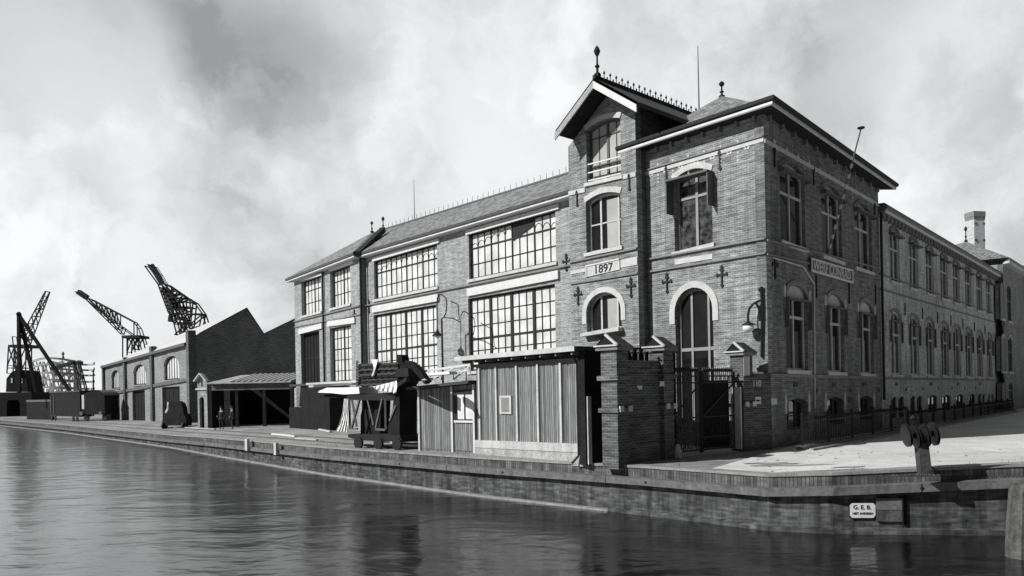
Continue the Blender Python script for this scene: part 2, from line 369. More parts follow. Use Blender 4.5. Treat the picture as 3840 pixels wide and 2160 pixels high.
def tag(o, label=None, cat=None, group=None, kind=None):
    if label: o['label'] = label
    if cat: o['category'] = cat
    if group: o['group'] = group
    if kind: o['kind'] = kind
    return o
def empty(name, loc, label=None, cat=None, group=None):
    o = bpy.data.objects.new(name, None); sc.collection.objects.link(o); o.location = Vector(loc); o.empty_display_size = .3
    return tag(o, label, cat, group)
def copy_tree(o, delta, parent=None):
    c = o.copy(); sc.collection.objects.link(c)
    if parent: c.parent = parent
    else: c.location = o.location+Vector(delta)
    for ch in o.children: copy_tree(ch, delta, c)
    return c
def textmesh(name, txt, F, s, z, size, d, mt, parent, width=None):
    cu = bpy.data.curves.new('tmp', 'FONT'); cu.body = txt; cu.size = size; cu.extrude = .006; cu.align_x = 'CENTER'; cu.align_y = 'CENTER'; cu.offset = size*.018
    to = bpy.data.objects.new('tmp', cu); sc.collection.objects.link(to)
    bpy.context.view_layer.update()
    me = bpy.data.meshes.new_from_object(to.evaluated_get(bpy.context.evaluated_depsgraph_get()))
    bpy.data.objects.remove(to)
    xs = [v.co.x for v in me.vertices]; k = 1.0
    if width: k = width/(max(xs)-min(xs))
    sh = root_loc(parent)
    for v in me.vertices:
        v.co = F.P(s+v.co.x*k, z+v.co.y, d+v.co.z)-sh
    me.name = name; me.materials.clear(); me.materials.append(M[mt])
    o = bpy.data.objects.new(name, me); sc.collection.objects.link(o); o.parent = parent
    return o

class Op:
    """a window or door opening; zb, zt may be lines; rise gives an arched head, springing at zt-rise"""
    def __init__(o, s0, s1, zb, zt, rise=0.0, round_=False):
        o.s0, o.s1, o.zb, o.zl, o.rise, o.round = s0, s1, cst(zb), cst(zt), rise, round_
    def top(o, s, ex=0.0):
        if not o.rise: return o.zl(s)
        u = (2*s-o.s0-o.s1)/(o.s1-o.s0+2*ex); u = max(-1, min(1, u))
        k = math.sqrt(max(0, 1-u*u)) if o.round else 1-u*u
        return o.zl((o.s0+o.s1)/2)-o.rise+(o.rise+ex)*k
    def loop(o, n=12):
        if not o.rise: return [(o.s0, o.zb(o.s0)), (o.s1, o.zb(o.s1)), (o.s1, o.top(o.s1)), (o.s0, o.top(o.s0))]
        P = [(o.s0, o.zb(o.s0)), (o.s1, o.zb(o.s1))]
        for k in range(n+1):
            if o.round: s = (o.s0+o.s1)/2+(o.s1-o.s0)/2*math.cos(math.pi*k/n)
            else: s = o.s1+(o.s0-o.s1)*k/n
            P.append((s, o.top(s)))
        return P
def strip(mb, F, top, bot, s0, s1, d0, d1, n=12):
    ss = [s0+(s1-s0)*k/n for k in range(n+1)]
    for a, b in zip(ss, ss[1:]):
        pts = [(a, bot(a)), (b, bot(b)), (b, top(b)), (a, top(a))]
        if abs(pts[0][1]-pts[3][1])+abs(pts[1][1]-pts[2][1]) > 1e-4: mb.prism(F, pts, d0, d1)
def window(F, op, par, name='window', rec=.22, fw=.07, cols=2, rows=(), pane='glass', frame='midpaint', mull=(), mw=None, thin=.03,
           sill='stone', sillw=.10, arch=None, archt=.28, archmat='stone', case=0.0, casefrac=.45, casematerial='casepaint', infill=None, archglaze=False):
    mb = MB(); d1 = -rec+.05; d0 = -rec-.05
    s0, s1 = op.s0, op.s1; tp = lambda s: op.top(s)
    mb.prism(F, [(s0, op.zb(s0)), (s0+fw, op.zb(s0+fw)), (s0+fw, tp(s0+fw)), (s0, tp(s0))], d0, d1)
    mb.prism(F, [(s1-fw, op.zb(s1-fw)), (s1, op.zb(s1)), (s1, tp(s1)), (s1-fw, tp(s1-fw))], d0, d1)
    a, b = s0+fw, s1-fw
    mb.prism(F, [(a, op.zb(a)), (b, op.zb(b)), (b, op.zb(b)+fw), (a, op.zb(a)+fw)], d0, d1)
    strip(mb, F, tp, lambda s: max(op.zb(s)+fw, tp(s)-fw), a, b, d0, d1, 12 if op.rise else 1)
    mw = mw or fw
    ms = list(mull) if mull else []
    for x in ms:
        c = s0+(s1-s0)*x
        mb.prism(F, [(c-mw/2, op.zb(c)+fw), (c+mw/2, op.zb(c)+fw), (c+mw/2, tp(c)-fw), (c-mw/2, tp(c)-fw)], d0+.001, d1-.001)
    e = [0]+ms+[1]
    th = MB()
    for i in range(len(e)-1):
        for k in range(1, cols):
            c = s0+(s1-s0)*(e[i]+(e[i+1]-e[i])*k/cols)
            th.prism(F, [(c-thin/2, op.zb(c)+fw), (c+thin/2, op.zb(c)+fw), (c+thin/2, tp(c)-fw), (c-thin/2, tp(c)-fw)], d0+.02, d1-.02)
    for rr in rows:
        rr, tw = (rr if isinstance(rr, tuple) else (rr, thin))
        mid = lambda s, q=rr: op.zb(s)+(op.zl(s)-op.rise*.5-op.zb(s))*q
        th.prism(F, [(a, mid(a)-tw/2), (b, mid(b)-tw/2), (b, mid(b)+tw/2), (a, mid(a)+tw/2)], d0+.022, d1-.012)
    if archglaze:
        for i in range(len(e)-1):
            for k in range(cols):
                x0 = s0+(s1-s0)*(e[i]+(e[i+1]-e[i])*k/cols)+thin; x1 = s0+(s1-s0)*(e[i]+(e[i+1]-e[i])*(k+1)/cols)-thin
                c = (x0+x1)/2; hw = (x1-x0)/2; zt = op.zl(c)-fw-.15-.35*abs(2*(c-s0)/(s1-s0)-1)**2
                for j in range(6):
                    a1 = math.pi*j/6; a2 = math.pi*(j+1)/6
                    th.tube(F.P(c+hw*math.cos(a1), zt-hw+hw*math.sin(a1), -rec), F.P(c+hw*math.cos(a2), zt-hw+hw*math.sin(a2), -rec), .018, 4)
    mb.v += th.v and []; off = len(mb.v); mb.v += th.v; mb.f += [[i+off for i in f] for f in th.f]
    wo_ = mb.build(name, frame, par)
    pn = MB(); pn.prism(F, op.loop(), -rec-.02, -rec-.01); pn.build('pane', pane, wo_)
    if sill:
        sb = MB(); sb.box(F, s0-.10, s1+.10, lambda s: op.zb(s)-.16, lambda s: op.zb(s)-.003, -.04, sillw); sb.build('sill', sill, wo_)
    if arch:
        ab = MB(); ex = archt; n = 14
        full = arch == 'full'
        c = (s0+s1)/2; hw = (s1-s0)/2
        outer = []; inner = []
        for k in range(n+1):
            if op.round:
                an = math.pi*k/n
                inner.append((c+hw*math.cos(an), op.zl(c)-op.rise+op.rise*math.sin(an)))
                outer.append((c+(hw+ex)*math.cos(an), op.zl(c)-op.rise+(op.rise+ex)*math.sin(an)))
            else:
                s = s1+(s0-s1)*k/n; inner.append((s, op.top(s))); s2 = c+(s-c)*(1+.10); outer.append((s2, op.top(s)+ex))
        for k in range(n):
            ab.prism(F, [inner[k], outer[k], outer[k+1], inner[k+1]][::-1], .0, .045)
        if full:
            ze = op.zl(c)-op.rise-.5
            ab.box(F, s0-ex, s0, ze, op.zl(c)-op.rise, 0, .045); ab.box(F, s1, s1+ex, ze, op.zl(c)-op.rise, 0, .045)
        ab.build('arch', archmat, wo_)
    if case:
        cb = MB(); zs = op.zl((s0+s1)/2)-op.rise-.02; zl_ = zs-(zs-op.zb((s0+s1)/2))*casefrac
        cb.box(F, s0-.10, s1+.10, zs-.08, zs, .002, case)
        cb.box(F, s0-.10, s0-.05, zl_, zs-.08, .002, case*.9); cb.box(F, s1+.05, s1+.10, zl_, zs-.08, .002, case*.9)
        cb.build('blind_case', casematerial, wo_)
    return wo_
def wall(F, par, outline, ops, mt, thick=.38, name='wall'):
    mb = MB(); mb.prism(F, outline, -thick, 0, [o.loop() for o in ops]); return mb.build(name, mt, par)

# ------------------------------------------------------------------ ground, quay, water
Q = [(-210, 235, -.6), (-130, 168, -.6), (-81.5, 122.5, -.55), (-52.8, 91, -.55), (-26.9, 60.6, -.5), (-20, 51.5, -.3), (-9, 37.45, -.15), (-1.34, 28.9, -.05),
     (4.2, 23.7, 0), (6.92, 20.9, 0), (8.4, 20.3, .08), (12.6, 19.65, .28), (20, 18.3, .5), (45, 14, .6), (120, 4, .6)]
def dens(Q, step=1.5):
    out = []
    for a, b in zip(Q, Q[1:]):
        n = max(1, min(12, int(math.hypot(b[0]-a[0], b[1]-a[1])/step)))
        for k in range(n):
            u = k/n; out.append(tuple(a[i]+(b[i]-a[i])*u for i in range(3)))
    out.append(Q[-1]); return out
QD = dens(Q)
T0 = Vector((.672, -.74)).normalized(); N0 = Vector((T0.y, -T0.x))   # along the quay, towards the water
def interp(x, tab):
    if x <= tab[0][0]: return tab[0][1]
    for (a, u), (b, v) in zip(tab, tab[1:]):
        if x <= b: return u+(v-u)*(x-a)/(b-a)
    return tab[-1][1]
def gin(wv): return interp(wv, [(-130, -.6), (-108, -.35), (-80, -.12), (-60, -.1), (-40, 0), (10, 0)])
def qnorm(i):
    a = Vector(QD[max(0, i-1)][:2]); b = Vector(QD[min(len(QD)-1, i+1)][:2]); t = (b-a).normalized(); return Vector((t.y, -t.x))
GD = Vector((.55, .83)).normalized()          # rows of the ground sheet run this way from the quay edge
offs = [.02, .5, 1.2, 2, 3, 4, 5, 6.5, 9, 20, 50, 120, 900]
def gcurve(qz, p, o_):
    k = min(1, o_/6); k = k*k*(3-2*k); return qz*(1-k)+gin(Vector(p[:2]).dot(T0))*k
def sheet(stations, offs, lift, name, mt):
    gm = MB(); nc = len(offs)
    for q in stations:
        for o_ in offs:
            p = Vector(q[:2])+GD*o_; gm.v.append((p.x, p.y, gcurve(q[2], p, o_)+lift))
    for i in range(len(stations)-1):
        for j in range(nc-1): gm.f.append([i*nc+j, (i+1)*nc+j, (i+1)*nc+j+1, i*nc+j+1])
    return tag(gm.build(name, mt), kind='structure')
sheet(QD, offs, 0, 'ground', 'yard')
def gz(x, y):
    c = x*GD.y-y*GD.x
    cs = [q[0]*GD.y-q[1]*GD.x for q in QD]
    for i in range(len(QD)-1):
        if c <= cs[i+1] or i == len(QD)-2:
            u = (c-cs[i])/(cs[i+1]-cs[i]); q = [QD[i][k]+(QD[i+1][k]-QD[i][k])*u for k in range(3)]
            o_ = (Vector((x, y))-Vector(q[:2])).dot(GD); return gcurve(q[2], (x, y), max(0, o_))
def onground(x, y):
    z = 0.0
    for _ in range(8):
        p = gnd(x, y, z); z = gz(p.x, p.y)
    return p
WZ = -1.5
wm = MB(); wm.poly([(-900, -300, WZ), (300, -300, WZ), (300, 900, WZ), (-900, 900, WZ)])
tag(wm.build('water', 'water'), kind='structure')
def sweep(prof, i0, i1, name, mt, par):
    """prof: list of (d outward, z relative to the top or 'w' value) swept along the quay edge"""
    mb = MB(); n = len(prof)
    for i in range(i0, i1):
        q = QD[i]; nn = qnorm(i)
        for d, z in prof:
            p = Vector(q[:2])+nn*d; mb.v.append((p.x, p.y, q[2]+z if z > -5 else WZ+(z+10)))
    for i in range(i1-i0-1):
        for j in range(n-1): mb.f.append([i*n+j, i*n+j+1, (i+1)*n+j+1, (i+1)*n+j])
    return mb.build(name, mt, par)
qw = empty('quay_wall', (QD[40][0], QD[40][1], WZ), 'long brick quay wall with a timber fender beam running beside the canal', 'quay wall')
K = len(QD)
sweep([(-.45, .003), (-.45, .025), (.05, .025), (.05, -.05), (0, -.05)], 0, K, 'coping', 'coping', qw)
sweep([(0, -.045), (0, -10.3)], 0, K, 'wall', 'quay', qw)
sweep([(.012, -.052), (.012, -.36)], 0, K, 'brick_course', 'soldier', qw)
sweep([(0, -.33), (.24, -.35), (.24, -.56), (0, -.56)], 0, K, 'fender_beam', 'beam', qw)
KL = max(i for i, q in enumerate(QD) if q[0] < 3.5)
sweep([(0, -9.93), (.16, -9.94), (.18, -10.3)], 0, KL+1, 'footing', 'coping', qw)
sweep([(0, -9.84), (.14, -9.88), (.16, -10.3)], KL, K, 'footing', 'quay', qw)

# street surface
sheet([q for q in QD if q[0] > 4.6], [.46]+offs[2:], .014, 'road', 'sand')

# ------------------------------------------------------------------ facade planes
C0 = at(2874, 1000, 29.6); L0 = at(1360, 1000, 51.5)
FM = Fac(L0, C0); FT = FM.off(.67)
FL = Fac(at(1102, 1000, 61.3), at(1350, 1000, 51.0))
S1 = at(3298, 1000, 39.7); S2 = at(3736, 1100, 63.5)
FS = Fac(C0, S1); FS2 = Fac(S1, S2)
INM = Vector((-FM.n.x, -FM.n.y))
def v3(p, z): return Vector((p[0], p[1], z))
Z0 = -.75
# =================================================== corner building (gabled bay + corner block)
cb = empty('corner_building', v3((C0.x, C0.y), 0), 'tall brick corner building of 1897 with a gabled hoist bay and a hipped tile roof', 'building')
sC0 = FM.s(2398, 1000); sC1 = FM.len
zC = FM.line((2381, 556), (2863, 400), .68)            # underside of cornice
ops = []
w1 = Op(FM.s(2528, 800), FM.s(2671, 800), FM.line((2528, 947), (2671, 912)), FM.z(2600, 633), .30); ops.append(w1)
w0 = Op(FM.s(2534, 1300), FM.s(2676, 1300), 0.9, FM.z(2612, 1077), .95, True); ops.append(w0)
wall(FM, cb, [(sC0, Z0), (sC1, Z0), (sC1, zC(sC1)), (sC0, zC(sC0))], ops, 'brick')
window(FM, w1, cb, rec=.3, fw=.10, cols=1, mull=(.52,), mw=.12, rows=((.70, .10),), pane='pane_reflect', frame='greypaint', arch='seg', archt=.24, case=.5, casefrac=.48)
window(FM, w0, cb, name='door', rec=.3, fw=.12, cols=1, mull=(.36, .80), mw=.10, rows=((.60, .14),), pane='glass', frame='greypaint', arch='full', archt=.27, sill=None)
# block street side
zS0 = FS.line((2893, 407), (3300, 672), .68); _dz = zC(sC1)-zS0(0)
zS = lambda s: zS0(s)+_dz*(1-s/FS.len)
ops = []; stw = []
hd = FS.line((2972, 615), (3234, 764)); bt = FS.line((2926, 900), (3203, 998))
for a, b in ((2926, 3019), (3081, 3155), (3203, 3267)):
    s0, s1 = FS.s(a, 800), FS.s(b, 800); c = (s0+s1)/2
    o = Op(s0, s1, bt, hd(c)-.02, .42); ops.append(o); stw.append(o)
hd0 = FS.line((2985, 1070), (3248, 1133)); bt0 = FS.line((2940, 1386), (3270, 1402))
gws = []
for a, b in ((2947, 3028), (3099, 3163), (3220, 3274)):
    s0, s1 = FS.s(a, 1200), FS.s(b, 1200); c = (s0+s1)/2
    o = Op(s0, s1, bt0, hd0(c), .55, True); ops.append(o); gws.append(o)
hb = FS.line((2990, 1493), (3249, 1484)); bb = []
for a, b in ((2951, 3030), (3100, 3165), (3223, 3275)):
    s0, s1 = FS.s(a, 1550), FS.s(b, 1550); c = (s0+s1)/2
    o = Op(s0, s1, .62, hb(c), .22); ops.append(o); bb.append(o)
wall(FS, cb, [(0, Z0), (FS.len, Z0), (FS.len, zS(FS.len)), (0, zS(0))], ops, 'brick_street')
for o in stw: window(FS, o, cb, rec=.20, fw=.09, cols=1, mull=(.5,), mw=.09, rows=((.66, .09),), frame='offwhite', case=.28, casefrac=.05, arch='seg', archt=.2, archmat='brick_street')
def springers(F, o, wo, mt='stone'):
    z = o.zl((o.s0+o.s1)/2)-o.rise
    for a in (o.s0-.24, o.s1+.10):
        m_ = MB(); m_.prism(F, [(a, z-.02), (a+.14, z-.02), (a+.14, z+.38), (a+.07, z+.46), (a, z+.38)], 0, .06); m_.build('springer_stone', mt, wo)
for o in gws: wx = window(FS, o, cb, rec=.20, fw=.09, cols=1, mull=(.5,), mw=.09, rows=((.68, .12),), frame='offwhite', case=.20, casefrac=.42, arch='full', archt=.2, archmat='stone_dark'); springers(FS, o, wx)
for o in bb: window(FS, o, cb, rec=.3, fw=.07, cols=1, mull=(.35, .7), mw=.05, frame='midpaint', sill=None)
# blank tympanum panels above the hoods
for o in gws:
    t = MB(); c = (o.s0+o.s1)/2; zs = o.zl(c)-o.rise
    t.prism(FS, [(o.s0+.02, zs)]+[(o.s1-.02-(o.s1-o.s0-.04)*k/8, zs+(o.top(o.s1-.02-(o.s1-o.s0-.04)*k/8)-zs)*.98) for k in range(0, 9)][::1], -.20, -.10)
    t.build('tympanum', 'stone', cb)
# bands, cornices
def band(F, par, p, q, h, d, mt, name, s0=None, s1=None, d0=0.0):
    ln = F.line(p, q, d); a = F.s(*p, d) if s0 is None else s0; b = F.s(*q, d) if s1 is None else s1
    mb = MB(); mb.box(F, a, b, lambda s: ln(s)-h, ln, d0, d); return mb.build(name, mt, par)
band(FM, cb, (2441, 638), (2863, 513), .17, .05, 'stone', 'string_course', s0=sC0, s1=sC1)
band(FM, cb, (2441, 630), (2863, 505), .05, .11, 'stone_dark', 'string_course', s0=sC0, s1=sC1)
band(FM, cb, (2444, 966), (2871, 889), .07, .12, 'stone_dark', 'string_course', s0=sC0, s1=sC1)
band(FM, cb, (2444, 1014), (2863, 945), .07, .10, 'stone_dark', 'string_course', s0=sC0, s1=sC1)
mb = MB(); mb.pxpoly(FM, [(2530, 993), (2671, 970), (2671, 951), (2530, 973)], 0, .03); mb.build('stone_panel', 'stone', cb)
band(FS, cb, (2872, 520), (3289, 758), .16, .05, 'offwhite', 'string_course', s0=0, s1=FS.len)
band(FS, cb, (2874, 894), (3302, 1004), .07, .10, 'stone_dark', 'string_course', s0=0, s1=FS.len)
band(FS, cb, (2874, 948), (3302, 1043), .07, .08, 'stone_dark', 'string_course', s0=0, s1=FS.len)
band(FS, cb, (2877, 1400), (3305, 1412), .13, .10, 'stone_dark', 'plinth_course', s0=0, s1=FS.len)
band(FM, cb, (2600, 1395), (2863, 1396), .13, .10, 'stone_dark', 'plinth_course', s0=FM.s(2745, 1400), s1=sC1)
OV = .75
cm = MB()
EX = .95   # corner overlap so both cornices meet in a mitre
def cornice(F, zl, s0, s1, o0, o1, prof, name, mt, par):
    """prof: (d, dz) cross-section; o0/o1 extend the ends in proportion to d (mitre)"""
    mb = MB(); n = len(prof)
    for s, o in ((s0, -o0), (s1, o1)):
        for d, dz in prof:
            ss = s+o*d; mb.v.append(tuple(F.P(ss, zl(max(s0, min(s1, ss)))+dz, d)))
    for j in range(n): mb.f.append([j, (j+1) % n, n+(j+1) % n, n+j])
    mb.f.append(list(range(n))[::-1]); mb.f.append([n+k for k in range(n)])
    return mb.build(name, mt, par)
ang = FM.t.angle(FS.t); mit = math.tan(abs(ang)/2)
zS_ = zS
lip = [(.60, 0), (.64, -.02), (.68, .02), (.68, .11), (.60, .11)]; sof = [(0, 0), (.599, 0), (.599, .10), (0, .10)]
gut = [(0, .111), (.66, .111), (.76, .17), (.78, .30), (.72, .31), (0, .38)]
cornice(FM, zC, sC0-.55, sC1, 0, mit, lip, 'cornice', 'white', cb); cornice(FS, zS_, 0, FS.len+.05, mit, 1, lip, 'cornice', 'offwhite', cb)
cornice(FM, zC, sC0-.45, sC1, 0, mit, sof, 'soffit', 'darkpaint', cb); cornice(FS, zS_, 0, FS.len+.05, mit, 1, sof, 'soffit', 'darkpaint', cb)  # soffit coloured dark to deepen the shadow band under the cornice
cornice(FM, zC, sC0-.62, sC1, 0, mit, gut, 'gutter', 'darkpaint', cb); cornice(FS, zS_, 0, FS.len+.05, mit, 1, gut, 'gutter', 'darkpaint', cb)
# frieze: brackets and small zigzag bricks
fz = MB(); fv = MB()
n = 8
for k in range(n):
    s = sC0+.35+(sC1-sC0-.7)*k/(n-1)
    fz = MB(); fz.box(FM, s-.05, s+.05, zC(s)-.22, zC(s)-.003, 0, .16); fz.build('bracket', 'stone_dark', cb)
    s2 = s+.5*(sC1-sC0-.7)/(n-1)
    if k < n-1:
        for q in (-1, 1):
            zt = zC(s)-.86
            fv.prism(FM, [(s2+q*.04-.05, zt-.32), (s2+q*.04+.05, zt-.32), (s2+q*.22+.05, zt), (s2+q*.22-.05, zt)], 0, .02)
        for j in range(6): fv.box(FM, s-.04, s+.04, zC(s)-.80-j*.15, zC(s)-.72-j*.15, 0, .02)
nS = 12
gs = MB()
for k in range(nS):
    s = .35+(FS.len-.7)*k/(nS-1); fz = MB(); fz.box(FS, s-.05, s+.05, zS_(s)-.22, zS_(s)-.003, 0, .16); fz.build('bracket', 'stone_dark', cb)
    for j in range(6): gs.box(FS, s-.03, s+.03, zS_(s)-.60-j*.16, zS_(s)-.53-j*.16, 0, .02)
    if k < nS-1:
        s2 = s+.5*(FS.len-.7)/(nS-1)
        gs.prism(FS, [(s2-.14, zS_(s2)-.85), (s2, zS_(s2)-1.0), (s2+.14, zS_(s2)-.85), (s2, zS_(s2)-.7)], 0, .02)
fv.build('frieze', 'stone', cb); gs.build('frieze', 'brick_wing', cb)
# blind recess arch above ground window and conduit on street side
# hipped roof
pa = FM.P(sC0-.3, zC(sC0)+.38, 0); pb = FM.P(sC1, zC(sC1)+.38, 0); pc = FS.P(FS.len, zS_(FS.len)+.38, 0)
pd = Vector((pa.x+pc.x-pb.x, pa.y+pc.y-pb.y, pc.z)); apx = at(2707, 360, 38.0)
rf = MB()
for a, b in ((pa, pb), (pb, pc), (pc, pd), (pd, pa)): rf.poly([a, b, apx])
rf.build('roof', 'tiles', cb)
bk = MB()
bk.poly([v3(pc, Z0), v3(pd, Z0), pd, pc]); bk.poly([v3(pd, Z0), v3(pa, Z0), pa, pd]); bk.build('rear_wall', 'brick_street', cb)
def finial(p, h, par, sc_=1.0, name='finial'):
    mb = MB(); k = h
    mb.lathe(p, [(.16*sc_, 0), (.16*sc_, .12*k), (.06*sc_, .18*k), (.055*sc_, .30*k), (.12*sc_, .36*k), (.045*sc_, .42*k), (.04*sc_, .66*k), (.10*sc_, .72*k), (.15*sc_, .82*k), (.09*sc_, .92*k), (.0, k)], 8)
    return mb.build(name, 'black', par)
finial(apx-Vector((0, 0, .1)), .85, cb)
# --- gabled hoist bay
sT0, sT1 = FT.s(2139, 1000), FT.s(2392, 1000)
dv = 1.15
gA = FT.hit(2228, 300, dv); gL = FT.hit(2083, 505, dv); gR = FT.hit(2389, 398, dv)
smid = (gA[0]+(gL[0]+gR[0])/2)/2; zap = gA[1]-.10
slL = (zap-gL[1])/(smid-gL[0]); slR = (zap-gR[1])/(gR[0]-smid)
zrf = lambda s: zap-(slL*(smid-s) if s < smid else slR*(s-smid))
ops = []
t3 = Op(FT.s(2198, 560), FT.s(2328, 560), FT.line((2198, 688), (2328, 658)), FT.z(2262, 449), .20)
t2 = Op(FT.s(2198, 860), FT.s(2329, 860), FT.line((2198, 950), (2329, 923)), FT.z(2262, 724), .22)
t1 = Op(FT.s(2200, 1170), FT.s(2330, 1170), FT.line((2200, 1250), (2330, 1229)), FT.z(2265, 1096), .85, True)
ops = [t1, t2, t3]
wall(FT, cb, [(sT0, Z0), (sT1, Z0), (sT1, zrf(sT1)-.05), (smid, zap-.05), (sT0, zrf(sT0)-.05)], ops, 'brick')
wt = window(FT, t3, cb, rec=.32, fw=.10, cols=2, mull=(.52,), mw=.12, rows=((.30, .08), (.80, .05)), pane='blind', frame='midpaint', arch='seg', archt=.22)
window(FT, t2, cb, rec=.30, fw=.10, cols=1, mull=(.34, .84), mw=.10, rows=((.52, .06),), pane='glass', frame='offwhite', arch='seg', archt=.24)
window(FT, t1, cb, rec=.30, fw=.10, cols=1, mull=(.34, .80), mw=.09, rows=(), pane='glass', frame='offwhite', arch='full', archt=.25, sill='stone', sillw=.35)
# drawn blinds seen behind the panes of both lower bay windows
for o in (t1, t2):
    mb = MB(); a = o.s0+(o.s1-o.s0)*.50; b = o.s0+(o.s1-o.s0)*.80
    mb.box(FT, a, b, o.zb(a)+.12, o.top((a+b)/2)-.25, -.30, -.285); mb.build('blind', 'blind', cb)
# balcony rail of the top doors
mb = MB()
for q in (.03, .17, .32): 
    mb.box(FT, t3.s0+.05, t3.s1-.05, lambda s: t3.zb(s)+q*2.6, lambda s: t3.zb(s)+q*2.6+.06, -.08, -.03)
mb.build('balcony_rail', 'white', cb)
band(FT, cb, (2139, 716), (2196, 703), .20, .05, 'stone', 'string_course', s0=sT0, s1=t3.s0-.1)
band(FT, cb, (2335, 655), (2390, 642), .20, .05, 'stone', 'string_course', s0=t3.s1+.1, s1=sT1)
band(FT, cb, (2141, 979), (2390, 926), .08, .10, 'stone_dark', 'string_course', s0=sT0, s1=sT1)
band(FT, cb, (2139, 1061), (2394, 1020), .07, .08, 'stone_dark', 'string_course', s0=sT0, s1=sT1)
band(FT, cb, (2141, 1016), (2195, 1006), .16, .03, 'stone', 'string_course', s0=sT0+.02, s1=FT.s(2196, 1010))
band(FT, cb, (2328, 975), (2390, 963), .34, .03, 'stone', 'string_course', s0=FT.s(2328, 975), s1=sT1-.02)
pl = MB(); a = FT.s(2200, 1000); b = FT.s(2326, 1000); zt = FT.line((2200, 996), (2326, 969)); zb_ = FT.line((2200, 1040), (2326, 1011))
pl.prism(FT, [(a, zb_(a)), (b, zb_(b)), (b, zt(b)), (a, zt(a))], 0, .05); po = pl.build('date_plaque', 'stone', cb)
fr = MB(); fr.box(FT, a, b, lambda s: zt(s)-.06, zt, .05, .085); fr.box(FT, a, a+.06, zb_(a), zt(a)-.06, .05, .085)
fr.build('plaque_frame', 'white', po)
textmesh('numerals', '1897', FT, (a+b)/2+.05, (zb_((a+b)/2)+zt((a+b)/2))/2-.05, .52, .055, 'black', po, width=1.05)
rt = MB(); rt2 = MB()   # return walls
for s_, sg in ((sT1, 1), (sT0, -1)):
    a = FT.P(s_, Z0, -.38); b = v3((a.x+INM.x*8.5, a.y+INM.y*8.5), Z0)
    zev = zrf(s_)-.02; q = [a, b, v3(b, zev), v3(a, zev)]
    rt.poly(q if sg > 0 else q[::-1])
rt.build('side_wall', 'brick_dark', cb)  # darker brick paints the shade of the bay's return walls
gr = MB(); bg_ = MB(); br_ = MB()
Lr = 9.5
def rp(s, z, d): return FT.P(s, z, d)
for sg in (-1, 1):
    se = gR[0] if sg > 0 else gL[0]; ze = zrf(se)
    a = rp(smid, zap, dv); b = rp(se, ze, dv); c = rp(se, ze, -Lr); d_ = rp(smid, zap, -Lr)
    up = Vector((0, 0, .20))
    gr.poly([a+up, b+up, c+up, d_+up][::sg]); gr.poly([a, d_, c, b][::sg]); gr.poly([b, c, c+up, b+up][::sg]); gr.poly([d_, c, c+up, d_+up])
    # barge boards
    pts = [(smid, zap+.06), (se, ze+.06), (se, ze-.26), (smid, zap-.26)]
    br_.prism(FT, pts[::-sg], dv+.0, dv+.06)
    gr.build('roof', 'tar', cb); br_.build('barge_board', 'white', cb)
rc = MB()
pk = rp(smid, zap+.2, dv-.5)
rc.beam(rp(smid, zap+.25, dv), rp(smid, zap+.25, -Lr), .14, .16)
for k in range(22):
    p = rp(smid, zap+.30, dv-.7-k*.41); rc.tube(p, p+Vector((0, 0, .30)), .025, 4); rc.lathe(p+Vector((0, 0, .22)), [(.02, 0), (.06, .07), (.03, .13), (.0, .20)], 5)
    p2 = rp(smid, zap+.30, dv-.9-k*.41); rc.tube(p2, p2+Vector((0, 0, .16)), .04, 4)
rc.build('ridge_cresting', 'black', cb)
finial(rp(smid, zap+.25, dv-.25), 1.45, cb); finial(rp(smid, zap+.2, -Lr+.2), 1.3, cb)
# downpipe at bay / block joint
dp = MB(); x = FM.P(sC0+.08, 0, .14); dp.tube(v3(x, .1), v3(x, zC(sC0)-.1), .07, 8); dp.build('downpipe', 'grey', cb)
# wall anchors
def anchor(F, x, y, par, h=.72, cross=True, d=.03):
    s, z = F.hit(x, y); mb = MB()
    mb.box(F, s-.035, s+.035, z-h/2, z+h/2, 0, .05)
    if cross:
        mb.box(F, s-.22, s+.22, z+.02, z+.10, .0, .045)
        for q in (-.22, .22): mb.prism(F, [(s+q-.06, z+.06), (s+q, z-.02), (s+q+.06, z+.06), (s+q, z+.16)], 0, .05)
    for q in (-.5, .5): mb.prism(F, [(s-.08, z+q*h), (s, z+q*h-.1), (s+.08, z+q*h), (s, z+q*h+.1)], 0, .052)
    mb.prism(F, [(s-.1, z+.25), (s, z+.12), (s+.1, z+.25), (s, z+.36)], 0, .051)
    mb.build('wall_anchor', 'black', par)
for x, y in ((2502, 1062), (2708, 1036)): anchor(FM, x, y, cb)
for x, y in ((2500, 655), (2700, 597)): anchor(FM, x, y, cb, .75, False)
for x, y in ((2169, 1110), (2367, 1078)): anchor(FT, x, y, cb)
for x, y in ((2165, 745), (2361, 684)): anchor(FT, x, y, cb, .6, False)
for x, y in ((2905, 1000), (3060, 1075), (3183, 1100), (3282, 1105)): anchor(FS, x, y, cb, .8, x < 3000)
for x, y in ((2903, 590), (3050, 660), (3278, 785)): anchor(FS, x, y, cb, .6, False)
cdp = MB(); pts = [FS.P(*FS.hit(x, y, .06), .06) for x, y in ((2896, 965), (3012, 1000), (3053, 1066), (3056, 1532))]
cdp.path(pts, .035, 6); cdp.build('conduit', 'offwhite', cb)
ve = MB()
for x, y, a, b in ((2984, 1441, 17, 20), (3128, 1442, 14, 14), (3245, 1440, 12, 13), (2901, 1470, 5, 14), (3065, 1465, 5, 14), (3191, 1462, 6, 14), (3297, 1462, 6, 13), (3190, 1500, 16, 18)):
    ve.px(FS, x-a/2, y-b/2, x+a/2, y+b/2, 0, .02)
ve.build('vent', 'black', cb)
